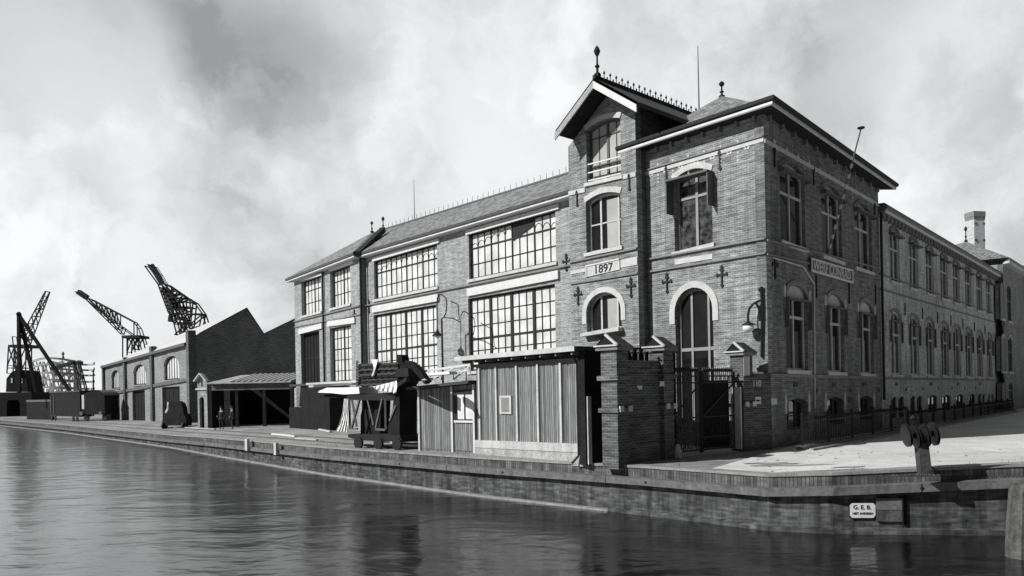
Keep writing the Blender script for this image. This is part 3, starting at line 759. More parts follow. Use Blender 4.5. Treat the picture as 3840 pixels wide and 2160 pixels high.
for o in bb:
    for s_, q in ((o.s0, -1), (o.s1, 1)):
        qn = MB(); z = o.zl(o.s0)-.15; qn.prism(FS, [(s_+q*.02, z-.45), (s_+q*.24, z-.45), (s_+q*.20, z+.2), (s_+q*.10, z+.42), (s_+q*.02, z+.1)][::q], 0, .03); qn.build('stone_block', 'stone', cb)
dp = MB(); x = FS.P(FS.len-.02, 0, .12); dp.tube(v3(x, 1.6), v3(x, FS.z(3300, 800)), .07, 8); dp.build('downpipe', 'black', cb)
# lightning rod on the corner roof
lr = MB(); p = at(2621, 400, 39); q = at(2621, 172, 39); lr.tube(v3(p, p.z-.6), v3(p, q.z), .045, 5, .02); lr.build('lightning_rod', 'grey', cb)

# =================================================== workshop range along the canal
wb = empty('workshop_building', v3((L0.x, L0.y), 0), 'long brick workshop range with huge white paned windows and tiled roof left of the gabled bay', 'building')
sM0 = FM.s(1372, 1000); sM1 = sT0+.05
zE = FM.line((1369, 958), (2137, 735), .55)
rowt = FM.line((1420, 975), (2082, 789), -.1); rowb = FM.line((1420, 1122), (2080, 984), -.1)
u1 = Op(FM.s(1403, 1030), FM.s(1640, 1000), rowb, rowt); u2 = Op(FM.s(1758, 950), FM.s(2084, 900), rowb, rowt)
lt = FM.line((1422, 1180), (2079, 1066), -.1); lb = FM.line((1700, 1383), (2070, 1345), -.1)
l1 = Op(FM.s(1403, 1280), FM.s(1638, 1280), lambda s: lb(s)-.25, lt); l2 = Op(FM.s(1757, 1220), FM.s(2083, 1200), lambda s: lb(s)-.25, lt)
# basement openings of the workshop (behind the yard clutter)
ops = [u1, u2, l1, l2]
wall(FM, wb, [(sM0, Z0), (sM1, Z0), (sM1, zE(sM1)), (sM0, zE(sM0))], ops, 'brick_light')
kw = dict(fw=.10, pane='glass_white', frame='darkpaint', sill='stone', sillw=.10, rec=.22)
for o in (u1, u2):
    window(FM, o, wb, cols=3, mull=(.25, .5, .75), mw=.06, rows=((.33, .035), (.68, .07)), thin=.045, archglaze=True, **kw)
for o in (l1, l2):
    window(FM, o, wb, cols=3, mull=(.25, .5, .75), mw=.20, rows=((.14, .03), (.28, .03), (.44, .10), (.62, .03), (.80, .03)), thin=.045, **kw)
# open hopper of the right hand upper window
hp = MB(); s0 = u2.s0+(u2.s1-u2.s0)*.51; s1 = u2.s0+(u2.s1-u2.s0)*.74
hp.prism(FM, [(s0, rowt(s0)-.95), (s1, rowt(s1)-.45), (s1, rowt(s1)-.12), (s0, rowt(s0)-.12)], -.215, -.185); hp.build('open_hopper', 'black', wb)
for p, q in (((1395, 966), (1644, 893)), ((1745, 864), (2093, 763))): band(FM, wb, p, q, .26, .12, 'white', 'lintel_beam')
for p, q in (((1393, 1149), (1640, 1102)), ((1750, 1083), (2091, 1013))): band(FM, wb, p, q, .42, .14, 'white', 'lintel_beam')
band(FM, wb, (1387, 1140), (2128, 992), .08, .13, 'stone_dark', 'string_course', s0=sM0, s1=sM1)
cornice(FM, zE, sM0, sM1, 0, 0, [(0, 0), (.42, 0), (.50, .03), (.50, .10), (0, .10)], 'cornice', 'white', wb)
cornice(FM, zE, sM0, sM1, 0, 0, [(0, .101), (.48, .101), (.54, .18), (.56, .28), (0, .34)], 'gutter', 'midpaint', wb)
rl = FM.line((1440, 862), (2100, 661), -4.6); DR = -4.6
ro = MB(); e0, e1 = sM0, sM1; g0 = FM.s(1440, 862, DR); 
A_ = FM.P(e0, zE(e0)+.30, .56); B_ = FM.P(e1+3, zE(e1+3)+.30, .56); C_ = FM.P(e1+3, rl(e1+3), DR); D_ = FM.P(g0, rl(g0), DR)
B1 = FM.P(e1, zE(e1)+.30, .56); C1 = FM.P(e1, rl(e1), DR)
ro.poly([A_, B1, C1, D_])
back = -10.0
ro.poly([D_, C1, FM.P(e1, zE(e1)+.44, back), FM.P(g0, zE(g0)+.44, back)])
# left wing
sL0, sL1 = 0.0, FL.len
zEL = FL.line((1110, 1046), (1344, 958), .5)
lw_t = FL.line((1130, 1058), (1314, 992), -.1); lw_b = FL.line((1130, 1188), (1314, 1139), -.1)
a1 = Op(FL.s(1130, 1100), FL.s(1204, 1100), lw_b, lw_t); a2 = Op(FL.s(1238, 1080), FL.s(1314, 1080), lw_b, lw_t)
dt = FL.line((1128, 1252), (1320, 1217), -.1)
b1 = Op(FL.s(1129, 1350), FL.s(1199, 1350), FL.z(1165, 1440), dt); b2 = Op(FL.s(1238, 1320), FL.s(1318, 1320), FL.z(1280, 1430), dt)
k1 = Op(FL.s(1104, 1490), FL.s(1128, 1490), FL.z(1115, 1525), FL.z(1115, 1454)); k2 = Op(FL.s(1246, 1510), FL.s(1282, 1510), FL.z(1265, 1532), FL.z(1265, 1492))
wall(FL, wb, [(sL0, Z0), (sL1, Z0), (sL1, zEL(sL1)), (sL0, zEL(sL0))], [a1, a2, b1, b2, k1, k2], 'brick_light')
kl = dict(fw=.09, pane='glass_white', frame='darkpaint', rec=.34, sill='stone', sillw=.10)
for o in (a1, a2): window(FL, o, wb, cols=3, mull=(.5,), mw=.12, rows=((.35, .03), (.7, .05)), thin=.05, **kl)
window(FL, b2, wb, cols=3, mull=(.5,), mw=.16, rows=((.2, .03), (.4, .03), (.6, .06), (.8, .03)), thin=.06, **kl)
window(FL, b1, wb, name='door', cols=3, mull=(.5,), mw=.10, rows=((.5, .05),), thin=.05, fw=.09, pane='soot', frame='darkpaint', rec=.3, sill=None)
for o in (k1, k2): window(FL, o, wb, cols=2, mull=(), rows=((.62, .2),) if o is k1 else (), thin=.12, fw=.05, pane='glass_white', frame='darkpaint', rec=.15, sill=None)  # basement panes coloured white for the reflections in them
for p, q in (((1126, 1046), (1206, 1022)), ((1232, 1008), (1322, 975))): band(FL, wb, p, q, .18, .18, 'white', 'lintel_beam')
for p, q in (((1118, 1236), (1205, 1212)), ((1226, 1205), (1328, 1190))): band(FL, wb, p, q, .38, .12, 'white', 'lintel_beam')
band(FL, wb, (1102, 1203), (1351, 1142), .09, .12, 'stone_dark', 'string_course', s0=0, s1=sL1)
band(FL, wb, (1116, 1222), (1350, 1176), .08, .08, 'stone_dark', 'string_course', s0=0, s1=sL1)
cornice(FL, zEL, -.0, sL1, 1, 0.3, [(0, 0), (.42, 0), (.50, .03), (.50, .10), (0, .10)], 'cornice', 'white', wb)
cornice(FL, zEL, -.0, sL1, 1, 0.3, [(0, .101), (.48, .101), (.54, .18), (.56, .28), (0, .34)], 'gutter', 'midpaint', wb)
E0 = FL.P(-.5, zEL(0)+.30, .56); E1 = FL.P(sL1+.1, zEL(sL1)+.30, .56); R0 = at(1395, 872, 56.5)
Eb = FL.P(-.5, zEL(0)+.44, -9); ro.poly([E0, E1, D_, R0]); ro.poly([Eb, E0, R0]); ro.poly([R0, D_, FM.P(g0, zE(g0)+.44, back), Eb])
ro.build('roof', 'tiles', wb)
sw = MB()
p = FL.P(sL1, Z0, 0); q = FL.P(sL1, Z0, -1.2); zt = zEL(sL1)
sw.poly([p, q, v3(q, zt), v3(p, zt)])
p = FL.P(0, Z0, 0); q = FL.P(0, Z0, -9); zt = zEL(0); sw.poly([q, p, v3(p, zt), v3(q, zt)])
p = FL.P(0, Z0, -9); q = FM.P(sM1, Z0, -10); sw.poly([q, p, v3(p, zt), v3(q, zE(sM1))])
sw.build('side_wall', 'brick_light', wb)
vg = MB(); vg.beam(at(1343, 952, 50.6), at(1437, 866, 54.6)+Vector((0, 0, .1)), .35, .35); vg.build('verge', 'black', wb)
finial(at(1437, 866, 54.8), 1.05, wb, .8); finial(at(1395, 872, 56.5), .85, wb, .8)
cr_ = MB(); nsp = 46
for k in range(nsp):
    s = g0+.6+(e1-g0-.6)*k/(nsp-1); p = FM.P(s, rl(s), DR); cr_.tube(p, p+Vector((0, 0, .42)), .018, 4)
cr_.beam(FM.P(g0, rl(g0)+.04, DR), FM.P(e1, rl(e1)+.04, DR), .12, .10); cr_.build('ridge_cresting', 'grey', wb)
dp = MB(); x = FL.P(sL1+.14, 0, .05); dp.tube(v3(x, .1), v3(x, zEL(sL1)-.05), .07, 8)
dp.build('downpipe', 'black', wb)
dp = MB(); x = FL.P(FL.s(1216, 1100), 0, .12); dp.tube(v3(x, .1), v3(x, zEL(sL1/2)-.1), .075, 8)
dp.build('downpipe', 'darkpaint', wb)
for F_, x, y in ((FL, 1330, 1185), (FM, 1385, 1150), (FM, 2125, 985)): anchor(F_, x, y, wb, .7)
lr = MB(); s_, z_ = FM.hit(1555, 835, DR); p = FM.P(s_, z_-.2, DR); lr.tube(p, v3(p, FM.z(1555, 674, DR)), .035, 5, .015); lr.build('lightning_rod', 'grey', wb)

# =================================================== street wing
sb_ = empty('street_building', v3((S1.x, S1.y), 0), 'long lower weathered brick wing with eight bays of tall windows down the street', 'building')
zW = FS2.line((3310, 785), (3731, 1025), .4)
ops = []; uw = []; gw = []; bw_ = []
ut = FS2.line((3343, 856), (3706, 1047)); ub = FS2.line((3332, 1050), (3725, 1183))
for a, b in ((3337, 3374), (3410, 3443), (3472, 3501), (3526, 3553), (3573, 3598), (3618, 3641), (3660, 3681), (3697, 3716)):
    s0, s1 = FS2.s(a, 1000), FS2.s(b, 1000); o = Op(s0, s1, ub, ut((s0+s1)/2), .30); ops.append(o); uw.append(o)
gt = FS2.line((3359, 1168), (3711, 1253)); gb = FS2.line((3340, 1404), (3722, 1417))
for a, b in ((3340, 3379), (3411, 3446), (3474, 3503), (3530, 3557), (3576, 3602), (3621, 3645), (3664, 3685), (3702, 3720)):
    s0, s1 = FS2.s(a, 1300), FS2.s(b, 1300); o = Op(s0, s1, gb, gt((s0+s1)/2), .5, True); ops.append(o); gw.append(o)
kt = FS2.line((3350, 1486), (3716, 1473))
for a, b in ((3342, 3362), (3369, 3390), (3414, 3432), (3439, 3457), (3480, 3514), (3534, 3565), (3586, 3613), (3634, 3656), (3668, 3679), (3684, 3693), (3706, 3713), (3719, 3726)):
    s0, s1 = FS2.s(a, 1520), FS2.s(b, 1520); o = Op(s0, s1, .55, kt((s0+s1)/2), .18); ops.append(o); bw_.append(o)
wall(FS2, sb_, [(0, Z0), (FS2.len, Z0), (FS2.len, zW(FS2.len)), (0, zW(0))], ops, 'brick_wing')
for o in uw: window(FS2, o, sb_, rec=.13, fw=.09, cols=1, mull=(.5,), rows=((.66, .09),), frame='offwhite', case=.30, casefrac=.02, casematerial='midpaint', arch='seg', archt=.2, archmat='brick_street')
for o in gw: wx = window(FS2, o, sb_, rec=.13, fw=.09, cols=1, mull=(.5,), rows=((.68, .12),), frame='offwhite', case=.14, casefrac=.40, arch='full', archt=.18, archmat='stone_dark'); springers(FS2, o, wx)
for o in bw_: window(FS2, o, sb_, rec=.10, fw=.06, cols=1, mull=(.5,), mw=.05, frame='midpaint', sill=None, arch='seg', archt=.14, archmat='stone')
cornice(FS2, zW, .01, FS2.len, 0, 0, [(.30, 0), (.36, .02), (.36, .12), (.30, .12)], 'cornice', 'white', sb_)
cornice(FS2, zW, .01, FS2.len, 0, 0, [(0, 0), (.299, 0), (.299, .11), (0, .11)], 'soffit', 'stone_dark', sb_)
cornice(FS2, zW, .01, FS2.len, 0, 0, [(0, .121), (.35, .121), (.42, .2), (.43, .36), (0, .42)], 'gutter', 'midpaint', sb_)
for k in range(46):
    s = .3+(FS2.len-.6)*k/45; de = MB(); de.box(FS2, s-.08, s+.08, zW(s)-.30, zW(s), 0, .22); de.build('bracket', 'stone_dark', sb_)
band(FS2, sb_, (3304, 1025), (3731, 1172), .06, .08, 'stone_dark', 'string_course', s0=.01, s1=FS2.len)
band(FS2, sb_, (3304, 1080), (3731, 1206), .07, .08, 'stone_dark', 'string_course', s0=.01, s1=FS2.len)
band(FS2, sb_, (3307, 1413), (3731, 1421), .14, .10, 'stone_dark', 'plinth_course', s0=.01, s1=FS2.len)
rw = MB(); a = FS2.P(.0, zW(0)+.48, .3); b = FS2.P(FS2.len, zW(FS2.len)+.48, .3); c = FS2.P(FS2.len, zW(FS2.len)+.9, -9); d_ = FS2.P(.0, zW(0)+.9, -9)
rw.poly([a, b, c, d_]); rw.build('roof', 'tar', sb_)
rwb = MB(); p = FS2.P(0, Z0, -9); q = FS2.P(FS2.len, Z0, -9); rwb.poly([q, p, v3(p, zW(0)+.9), v3(q, zW(FS2.len)+.9)]); rwb.build('rear_wall', 'brick_wing', sb_)
for o, o2 in zip(gw, gw[1:]):
    s = (o.s1+o2.s0)/2; z = o.zl(0)+.25; m_ = MB(); m_.box(FS2, s-.03, s+.03, z-.35, z+.35, 0, .05); m_.prism(FS2, [(s-.09, z), (s, z-.15), (s+.09, z), (s, z+.15)], 0, .052); m_.build('wall_anchor', 'black', sb_)
ve = MB()
for x, y, a, b in ((3363, 1440, 11, 12), (3492, 1440, 10, 12), (3594, 1440, 8, 11), (3677, 1440, 6, 10), (3399, 1460, 4, 12), (3463, 1458, 4, 12), (3520, 1457, 3, 12), (3571, 1456, 3, 12), (3618, 1455, 3, 12), (3660, 1455, 3, 12)):
    ve.px(FS2, x-a/2, y-b/2, x+a/2, y+b/2, 0, .02)
ve.build('vent', 'black', sb_)
dp = MB(); x = FS2.P(FS2.len-.15, 0, .14); dp.tube(v3(x, .1), v3(x, zW(FS2.len)-.05), .12, 8); dp.build('downpipe', 'black', sb_)

# =================================================== end building
FE = Fac(S2+Vector((FS2.n.x*.5, FS2.n.y*.5, 0)), at(3818, 1100, 71.0)+Vector((FS2.n.x*.5, FS2.n.y*.5, 0)))
eb = empty('end_building', v3((S2.x, S2.y), 0), 'pale brick end pavilion with paired arched windows and hipped roof far down street', 'building')
zP = FE.line((3745, 966), (3812, 1006), .4)
ops = []; ew = []
for a, b in ((3753, 3766), (3778, 3792)):
    s0, s1 = FE.s(a, 1150), FE.s(b, 1150)
    for yt, yb in ((1062, 1196), (1258, 1392), (1434, 1500)):
        c = (a+b)/2; dy = (c-3760)*(.38 if yt < 1100 else .12 if yt < 1300 else 0)
        o = Op(s0, s1, FE.z(c, yb+dy), FE.z(c, yt+dy), .35, yt < 1100 or yt > 1400); ops.append(o); ew.append(o)
wall(FE, eb, [(0, Z0), (FE.len, Z0), (FE.len, zP(FE.len)), (0, zP(0))], ops, 'brick_mid')
for o in ew: window(FE, o, eb, rec=.08, fw=.09, cols=1, mull=(.5,), rows=((.6, .08),), frame='midpaint', arch='seg' if not o.round else None, archt=.14, archmat='stone')
cornice(FE, zP, 0, FE.len, .8, 0, [(0, 0), (.46, 0), (.54, .06), (.54, .18), (0, .18)], 'cornice', 'offwhite', eb)
cornice(FE, zP, 0, FE.len, .8, 0, [(0, .181), (.5, .181), (.58, .28), (.58, .40), (0, .46)], 'gutter', 'midpaint', eb)
band(FE, eb, (3745, 1210), (3812, 1225), .08, .08, 'stone_dark', 'string_course', s0=0, s1=FE.len)
er = MB(); pz = zP(0)+.45
c0 = FE.P(-.5, pz, .5); c1 = FE.P(FE.len, zP(FE.len)+.45, .5); c2 = FE.P(FE.len, pz, -11); c3 = FE.P(-.5, pz, -11); ap = at(3622, 906, 74); 
for a, b in ((c0, c1), (c1, c2), (c2, c3), (c3, c0)): er.poly([a, b, ap])
er.build('roof', 'tiles', eb); finial(ap-Vector((0, 0, .1)), 1.6, eb)
es = MB(); p = FE.P(0, Z0, 0); q = FE.P(0, Z0, -11); es.poly([q, p, v3(p, pz-.45), v3(q, pz-.45)]); es.build('side_wall', 'brick_mid', eb)
# further range with large windows
FR = Fac((FE.P(FE.len, 0, -.6).x, FE.P(FE.len, 0, -.6).y), at(3990, 1100, 98))
fb = empty('far_range_building', FR.P(0, 0, 0), 'furthest brick range with large rectangular windows at the right edge of the photo', 'building')
zF = FR.line((3815, 1020), (3838, 1035)); ops = []; fw_ = []
zfc = zF(0)
for k in range(4):
    for (lo, hi) in ((.68, .93), (.42, .62), (.12, .36)):
        s0 = 1.2+k*4.2; o = Op(s0, s0+2.9, .2+zfc*lo, .2+zfc*hi); ops.append(o); fw_.append(o)
wall(FR, fb, [(0, Z0), (FR.len, Z0), (FR.len, zfc+.2), (0, zfc+.2)], ops, 'brick_wing')
for o in fw_: window(FR, o, fb, rec=.10, fw=.10, cols=1, mull=(.33, .66), mw=.2, rows=((.7, .08),), frame='offwhite')
cornice(FR, cst(zfc+.2), 0, FR.len, 0, 0, [(0, 0), (.5, 0), (.5, .35), (0, .4)], 'cornice', 'offwhite', fb)
# chimney behind
ch = empty('factory_chimney', v3(at(3677, 950, 88), 0), 'square pale brick chimney stack rising behind the street wing roofs', 'chimney')
cp = at(3677, 950, 88); half = 25/PF*88
FCH = Fac((cp.x-half, cp.y-half*.2), (cp.x+half*.85, cp.y+half*.2))
m_ = MB(); zt = at(3677, 792, 88).z
m_.box(FCH, 0, FCH.len, 0, zt-.9, -1.26, 0); m_.build('shaft', brick('chimney_brick', .42, .52, .55, var=.2, big=.1), ch)
m_ = MB(); m_.box(FCH, -.04, FCH.len+.04, zt-.9, zt-.6, -1.3, .04); m_.box(FCH, -.07, FCH.len+.07, zt-.6, zt, -1.33, .07); m_.build('cap', 'stone_dark', ch)
m_ = MB()
for yq in (816, 838, 900): 
    z = at(3677, yq, 88).z
    for s in (.05, FCH.len-.3): m_.box(FCH, s, s+.3, z-.1, z+.1, 0, .06)
m_.build('iron_band', 'grey', ch)

# =================================================== signs on the street side
sg = empty('name_board', FS.P(*FS.hit(3117, 1016, .1), .1), 'long white framed name board reading WERF CONRAD below the second upper street window', 'sign')
a = FS.s(3039, 990, .1); b = FS.s(3195, 1040, .1); zt = FS.line((3039, 967), (3195, 1013), .1); zb_ = FS.line((3039, 1019), (3195, 1064), .1)
m_ = MB(); m_.prism(FS, [(a, zb_(a)), (b, zb_(b)), (b, zt(b)), (a, zt(a))], .09, .13); m_.build('panel', 'midpaint', sg)
m_ = MB(); m_.box(FS, a, b, lambda s: zt(s)-.07, zt, .131, .17); m_.box(FS, a, b, zb_, lambda s: zb_(s)+.10, .131, .17)
for s in (a, b-.07): m_.box(FS, s, s+.07, zb_(s)+.10, zt(s)-.07, .131, .17)
m_.build('frame', 'white', sg)
c = (a+b)/2
tx = textmesh('lettering', 'WERF CONRAD', FS, c, (zt(c)+zb_(c))/2+.01, .62, .135, 'offwhite', sg, width=(b-a)*.90)
kk = (zt(b)-zt(a))/(b-a)
for v in tx.data.vertices:
    p = v.co+root_loc(sg); s = (Vector((p.x, p.y))-FS.A).dot(FS.t); v.co.z += (s-c)*kk
m_ = MB(); m_.px(FS, 2889, 1495, 2914, 1517, .01, .04); o = m_.build('notice_plate', 'white'); tag(o, 'small plain white notice plate low on the street wall beside the corner', 'notice')
# flag pole
fp = empty('flagpole', FS.P(*FS.hit(3105, 950, .2), .2), 'slanting striped flagpole reaching up from the middle upper street window past the gutter', 'flagpole')
b0 = FS.P(*FS.hit(3106, 948, .15), .15); s_, z_ = FS.hit(3229, 482, 2.0); t0 = FS.P(s_, z_, 2.0)
m_ = MB(); m_.tube(b0, t0, .055, 8, .03); po = m_.build('pole', 'grey', fp)
m_ = MB(); nb_ = 9
for k in range(nb_): 
    u = .04+k*.082; m_.tube(b0.lerp(t0, u), b0.lerp(t0, u+.035), .062, 8)
m_.build('white_bands', 'offwhite', fp)
m_ = MB(); m_.lathe(t0-Vector((0, 0, .02)), [(.02, 0), (.14, .02), (.15, .07), (.0, .12)], 10); m_.build('truck_cap', 'black', fp)

# =================================================== wall lamp at the corner
wl = empty('wall_lamp', FM.P(*FM.hit(2855, 1230, .1), .1), 'ornate iron bracket lamp with white glass globe on the wall by the building corner', 'lamp')
D = .55; hp_ = lambda x, y, d=.3: FM.P(*FM.hit(x, y, d), d)
m_ = MB(); m_.path([hp_(2857, 1074, .12), hp_(2855, 1095, .12), hp_(2858, 1150, .12), hp_(2856, 1340, .10)], .05, 6)
m_.path([hp_(2853, 1078, .12), hp_(2846, 1086, .14), hp_(2852, 1094, .12)], .04, 5)
m_.path([hp_(2857, 1124, .1), hp_(2836, 1133, .22), hp_(2822, 1142, .32), hp_(2810, 1158, .4), hp_(2805, 1180, .45), hp_(2806, 1212, .45)], .045, 6)
m_.path([hp_(2834, 1136, .22), hp_(2848, 1160, .15), hp_(2850, 1205, .12)], .045, 6)
m_.build('bracket', 'black', wl)
g = hp_(2806, 1216, .45); m_ = MB(); m_.lathe(g-Vector((0, 0, .02)), [(.26, 0), (.25, .03), (.08, .10), (.03, .16)], 12); m_.build('lamp_shade', 'black', wl)
m_ = MB(); m_.lathe(g-Vector((0, 0, .30)), [(.04, 0), (.15, .04), (.21, .13), (.21, .22), (.16, .28)], 12); m_.build('globe', 'cloth', wl, True)
# yard lamp post in front of the workshop
ylp = onground(1664, 1600)
FY = FM.off(1.3)
bp0 = FY.P(FY.s(1660, 1380), 0, 0)
yl = empty('yard_lamp_post', v3(bp0, gz(bp0.x, bp0.y)), 'tall slim iron lamp post with a swan neck in front of the workshop pier', 'lamp post')
hy = lambda x, y, d=0: FY.P(*FY.hit(x, y, d), d)
zt = FY.z(1658, 1195)
m_ = MB(); m_.tube(v3(bp0, gz(bp0.x, bp0.y)), v3(bp0, zt), .075, 8, .05)
m_.path([v3(bp0, zt), hy(1664, 1190), hy(1672, 1175), hy(1676, 1140), hy(1672, 1118), hy(1660, 1106), hy(1647, 1104), hy(1640, 1118), hy(1639, 1150), hy(1640, 1235)], .035, 6)
m_.path([hy(1664, 1190), hy(1700, 1195, .2), hy(1727, 1208, .4)], .03, 5); m_.path([hy(1690, 1130, .1), hy(1718, 1142, .3), hy(1722, 1200, .35)], .028, 5)  # added arms tracing the lamp's cast shadow on the wall
m_.build('post', 'black', yl)
g = hy(1640, 1240); m_ = MB(); m_.lathe(g-Vector((0, 0, .3)), [(.32, 0), (.28, .06), (.10, .22), (.05, .40)], 12); m_.build('lamp_shade', 'black', yl)
m_ = MB(); m_.lathe(g-Vector((0, 0, .42)), [(.03, 0), (.12, .04), (.14, .12)], 10); m_.build('bulb', 'cloth', yl)

# =================================================== boarded sheds in front of the workshop
def opx(x, y): p = onground(x, y); return (p.x, p.y)
FA = Fac(opx(1790, 1701), opx(2190, 1738)); zg = gz(*FA.A)-.05
sa = empty('boarded_shed', v3(FA.A, zg), 'tall pale matchboarded shed with white battens and a flat eaved roof beside the gate pillars', 'shed')
topA = FA.line((1797, 1366), (2186, 1341)); lw = FA.line((1797, 1650), (2186, 1664)); bw0 = FA.line((1797, 1678), (2186, 1697))
SD = 4.2
m_ = MB(); m_.box(FA, 0, FA.len, bw0, topA, -SD, -.02); m_.build('wall', 'match', sa)
m_ = MB(); m_.box(FA, -.08, FA.len+.05, -.12, lambda s: bw0(s)-.003, -SD-.05, .06); m_.build('plinth', 'concrete', sa)
m_ = MB(); m_.box(FA, -.05, FA.len+.02, lambda s: bw0(s), lambda s: lw(s), -.02, .09); m_.build('sill_beam', 'boards', sa)
for x in (1801, 1864, 1941, 2020, 2106, 2183):
    s = FA.s(x, 1500); m_ = MB(); m_.box(FA, s-.05, s+.05, lambda q: lw(q)+.003, lambda q: topA(q)-.12, -.02, .06); m_.build('batten', 'offwhite', sa)
m_ = MB(); m_.box(FA, -.05, FA.len+.05, lambda s: topA(s)-.12, topA, -.02, .07); m_.build('top_rail', 'midpaint', sa)
rT = FA.line((1752, 1336), (2200, 1294), .45)
m_ = MB(); m_.prism(FA, [(-.75, rT(-.75)-.14), (FA.len+.25, rT(FA.len)-.14), (FA.len+.25, rT(FA.len)), (-.75, rT(-.75))], -SD-.2, .50); m_.build('roof', 'tar', sa)
m_ = MB(); m_.prism(FA, [(-.75, rT(-.75)-.16), (FA.len+.25, rT(FA.len)-.16), (FA.len+.25, rT(FA.len)+.01), (-.75, rT(-.75)+.01)], .50, .54); m_.build('fascia', 'offwhite', sa)
for k in range(9):
    s = -.3+(FA.len+.3)*k/8; m_ = MB(); m_.box(FA, s-.035, s+.035, lambda q: rT(q)-.27, lambda q: rT(q)-.145, -.01, .44); m_.build('rafter', 'stone_dark', sa)
m_ = MB(); m_.box(FA, 0, FA.len, lambda s: topA(s)+.003, lambda s: rT(s)-.15, -.3, -.15); m_.build('frieze_board', 'darkpaint', sa)
m_ = MB(); m_.px(FA, 1873, 1484, 1916, 1552, -.02, .05); wo_ = m_.build('window', 'offwhite', sa)
m_ = MB(); m_.px(FA, 1879, 1491, 1909, 1545, .051, .055); m_.build('pane', 'stone_dark', wo_)
m_ = MB(); s = FA.len-.12; pts = [FA.P(s, rT(s)-.2, .35), FA.P(s, topA(s)-.2, .12), FA.P(s, bw0(s)-.1, .12), FA.P(s-.15, bw0(s)-.35, .3)]; m_.path(pts, .04, 6); m_.build('downpipe', 'black', sa)
# return wall of the shed towards the street: dark boards
m_ = MB(); m_.box(FA, FA.len-.02, FA.len+.30, -.05, lambda s: rT(s)-.16, -SD+.1, .16); m_.build('side_wall', 'soot', sa)
m_ = MB(); s = FA.len+.31; m_.box(FA, s, s+.05, -.02, 2.2, -.05, .10); m_.build('corner_post', 'offwhite', sa)

FB = Fac(opx(1573, 1690), opx(1787, 1699)); zgB = gz(*FB.A)-.1
sb2 = empty('low_shed', v3(FB.A, zgB), 'low matchboarded shed with a half glazed door and tarred roof left of tall shed', 'shed')
topB = FB.line((1573, 1462), (1784, 1440))
m_ = MB(); m_.box(FB, 0, FB.len, zgB-.2, topB, -3.2, -.02); m_.build('wall', 'match', sb2)
for x in (1573, 1697, 1779):
    s = max(.04, FB.s(x, 1580)); m_ = MB(); m_.box(FB, s-.05, s+.05, zgB, topB, -.02, .05); m_.build('batten', 'white' if x > 1600 else 'offwhite', sb2)
m_ = MB(); m_.px(FB, 1702, 1462, 1774, 1583, -.02, .01); dr = m_.build('door', 'darkpaint', sb2)
m_ = MB(); m_.px(FB, 1702, 1577, 1774, 1585, .011, .05); m_.build('rail', 'white', dr)
m_ = MB(); m_.px(FB, 1716, 1480, 1740, 1572, .011, .02); m_.px(FB, 1746, 1480, 1772, 1572, .011, .02); m_.build('pane', 'glass_white', dr)
rB = FB.line((1545, 1450), (1790, 1423), .35)
m_ = MB(); m_.prism(FB, [(-.35, rB(-.35)-.12), (FB.len+.0, rB(FB.len)-.12), (FB.len+.0, rB(FB.len)), (-.35, rB(-.35))], -3.4, .40); m_.build('roof', 'tar', sb2)
# ladder and boards lying on the low roof
FB2 = FB.off(-1.2)
ld = empty('roof_ladder', FB2.P(*FB2.hit(1700, 1425)), 'white ladder and handrail frame standing on the low shed roof', 'ladder')
hb2 = lambda x, y, d=0: FB2.P(*FB2.hit(x, y, d), d)
m_ = MB(); m_.beam(hb2(1590, 1392), hb2(1765, 1367), .06, .09); m_.beam(hb2(1612, 1410), hb2(1760, 1388), .06, .07); m_.build('rail', 'white', ld)
for x0, y0, y1 in ((1655, 1383, 1424), (1700, 1378, 1424), (1763, 1368, 1422)):
    m_ = MB(); m_.beam(hb2(x0, y0), hb2(x0+1, y1), .05, .05); m_.build('upright', 'white', ld)
m_ = MB(); m_.beam(hb2(1618, 1424), hb2(1702, 1380), .05, .05); m_.beam(hb2(1702, 1422), hb2(1762, 1372), .05, .05); m_.build('brace', 'white', ld)
m_ = MB(); m_.beam(hb2(1600, 1405, .5), hb2(1700, 1398, .4), .5, .12); tag(m_.build('timber_board', 'cloth'), 'thick white board lying on the left end of the low shed roof', 'board')

